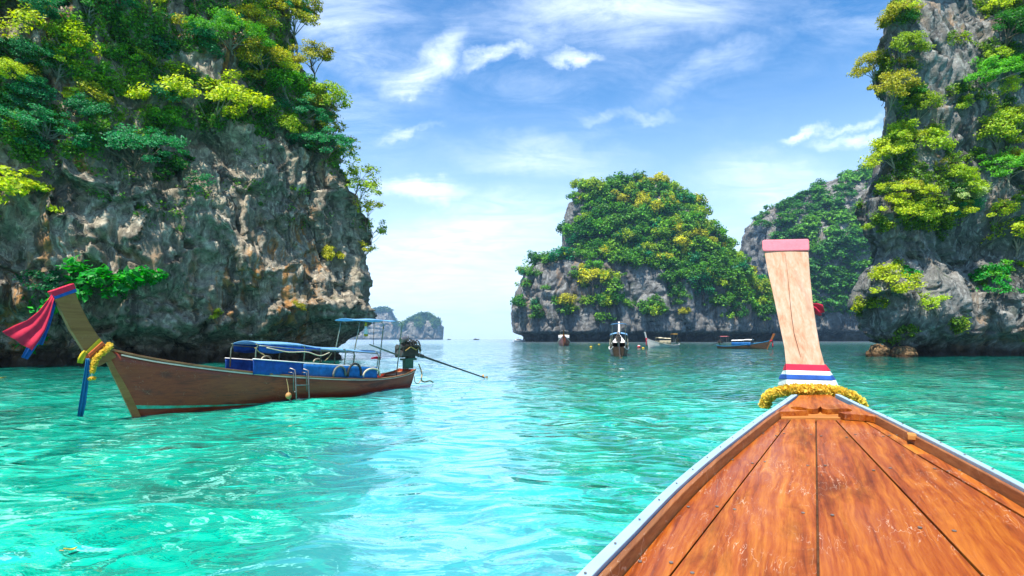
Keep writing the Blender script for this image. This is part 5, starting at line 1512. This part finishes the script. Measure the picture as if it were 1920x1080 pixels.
# distant vessels on the horizon -----------------------------------------
def vessel(px, Y, L, label, name='motor_boat', hull='white_paint', rz=0.1):
    e = empty(name, ((px - 960) / F * Y, Y, 0), rz); tag(e, label, 'boat')
    mb = MB(); rings = []
    for f, w, z in ((0, .16, .12), (.25, .17, .12), (.6, .15, .14), (.85, .08, .17), (1.0, .01, .20)):
        x = (f - .5) * L; rings.append([Vector((x, -w * L, z * L)), Vector((x, -w * L * .7, -.03 * L)), Vector((x, w * L * .7, -.03 * L)), Vector((x, w * L, z * L))])
    mb.loft(rings); mb.build('hull', M[hull], e)
    mb = MB(); mb.loft([[Vector((-.34 * L, -.12 * L, .12 * L)), Vector((.16 * L, -.12 * L, .13 * L)), Vector((.16 * L, .12 * L, .13 * L)), Vector((-.34 * L, .12 * L, .12 * L))], [Vector((-.32 * L, -.11 * L, .24 * L)), Vector((.06 * L, -.10 * L, .24 * L)), Vector((.06 * L, .10 * L, .24 * L)), Vector((-.32 * L, .11 * L, .24 * L))]])
    cbn = mb.build('cabin', M[hull], e)
    mb = MB(); mb.box((-.12 * L, -.118 * L, .19 * L), (.34 * L, .012 * L, .05 * L)); mb.build('window', M['glass'], cbn)
    mb = MB(); mb.tube([Vector((-.1 * L, 0, .24 * L)), Vector((-.12 * L, 0, .38 * L))], .012 * L, 5); mb.build('mast', M['steel'], e)
vessel(842, 1100, 8.5, 'tiny dark boat on the horizon right of the far island', hull='dark_hull')
vessel(893, 1000, 11.5, 'small motor yacht on the open horizon between cliff and island', hull='dark_hull')
vessel(974, 330, 7.5, 'small white speedboat at the left foot of the central island', rz=.3)
# boulders -----------------------------------------------------------------
def boulder(px, row, wpx, hpx, label, seed):
    p = on_water(px, row); p.z = 0; w = wpx / F * p.y / 2; h = hpx / F * p.y
    th, ph = np.meshgrid(np.linspace(0, 2 * np.pi, 64, endpoint=False), np.linspace(-.35, np.pi / 2, 34), indexing='ij')
    V = np.stack([np.cos(th) * np.cos(ph) ** .8 if False else np.cos(th) * np.abs(np.cos(ph)) ** .7, np.sin(th) * np.abs(np.cos(ph)) ** .7, np.sin(ph)], -1).reshape(-1, 3)
    n = fbm(V + seed * 7.3, .8, 5, .55, seed, True) * .22 + fbm(V + seed, 1.6, 2, seed=seed + 3) * .2
    f1, f2, cid = worley(V + seed, .55, seed); n += (cid - .5) * .16 - .12 * np.exp(-((f2 - f1) / .09) ** 2)
    V = V * (1 + n)[:, None] * np.array([w, w * .8, h]); 
    o = mesh_np('boulder', V, grid_faces(64, 34, True), M['boulder']); o.location = p
    tag(o, label, 'boulder')
boulder(1648, 668.5, 36, 20, 'brown boulder in the water at the foot of the right cliff, nearer its nose', 3)
boulder(1694, 669, 44, 18, 'wider brown boulder right of the other one at the right cliff foot', 5)
# drifting leaves -------------------------------------------------------------
def drift_leaf(px, row, w, label, rz, seed):
    p = on_water(px, row); p.z = .02; rs = random.Random(seed)
    mb = MB(); rows = []
    for i in range(7):
        f = i / 6; hw = w * .22 * math.sin(math.pi * min(1, f * .92 + .06)) ** .8
        z = .012 * math.sin(f * 4 + seed)
        rows.append([Vector((w * (f - .5), hw, z + .006)), Vector((w * (f - .5), 0, z)), Vector((w * (f - .5), -hw, z + .008))])
    e = empty('floating_leaf', p, rz); tag(e, label, 'leaf')
    sheet(rows, .003, M['yellow_cloth'], 'blade', e)
    mb.tube([Vector((-w * .5, 0, 0)), Vector((-w * .75, .02, .004))], .004, 5); mb.build('stalk', M['rope'], e)
drift_leaf(148, 961, .17, 'yellow leaf drifting on the turquoise water at the lower left', .2, 1)
drift_leaf(132, 1034, .08, 'small yellow leaf drifting nearest the bottom left corner', 1.0, 2)
drift_leaf(4, 708, .30, 'tiny yellow leaf at the left edge near the cliff', .4, 3)
#@@END@@

# ------------------------------------------------------------------ air
def haze():
    mb = MB(); mb.box((0, 0, 99.5), (8400, 8400, 201))
    m, t = new_mat('sea_haze')
    v = nd(t, 'ShaderNodeVolumePrincipled', {'Color': (.36, .68, 1.0), 'Density': .00017, 'Anisotropy': 0.2})
    nd(t, 'ShaderNodeOutputMaterial', {'Volume': v.outputs[0]})
    o = mb.build('haze', m); tag(o, 'thin bluish sea haze over the whole bay', None, None, 'stuff')
haze()
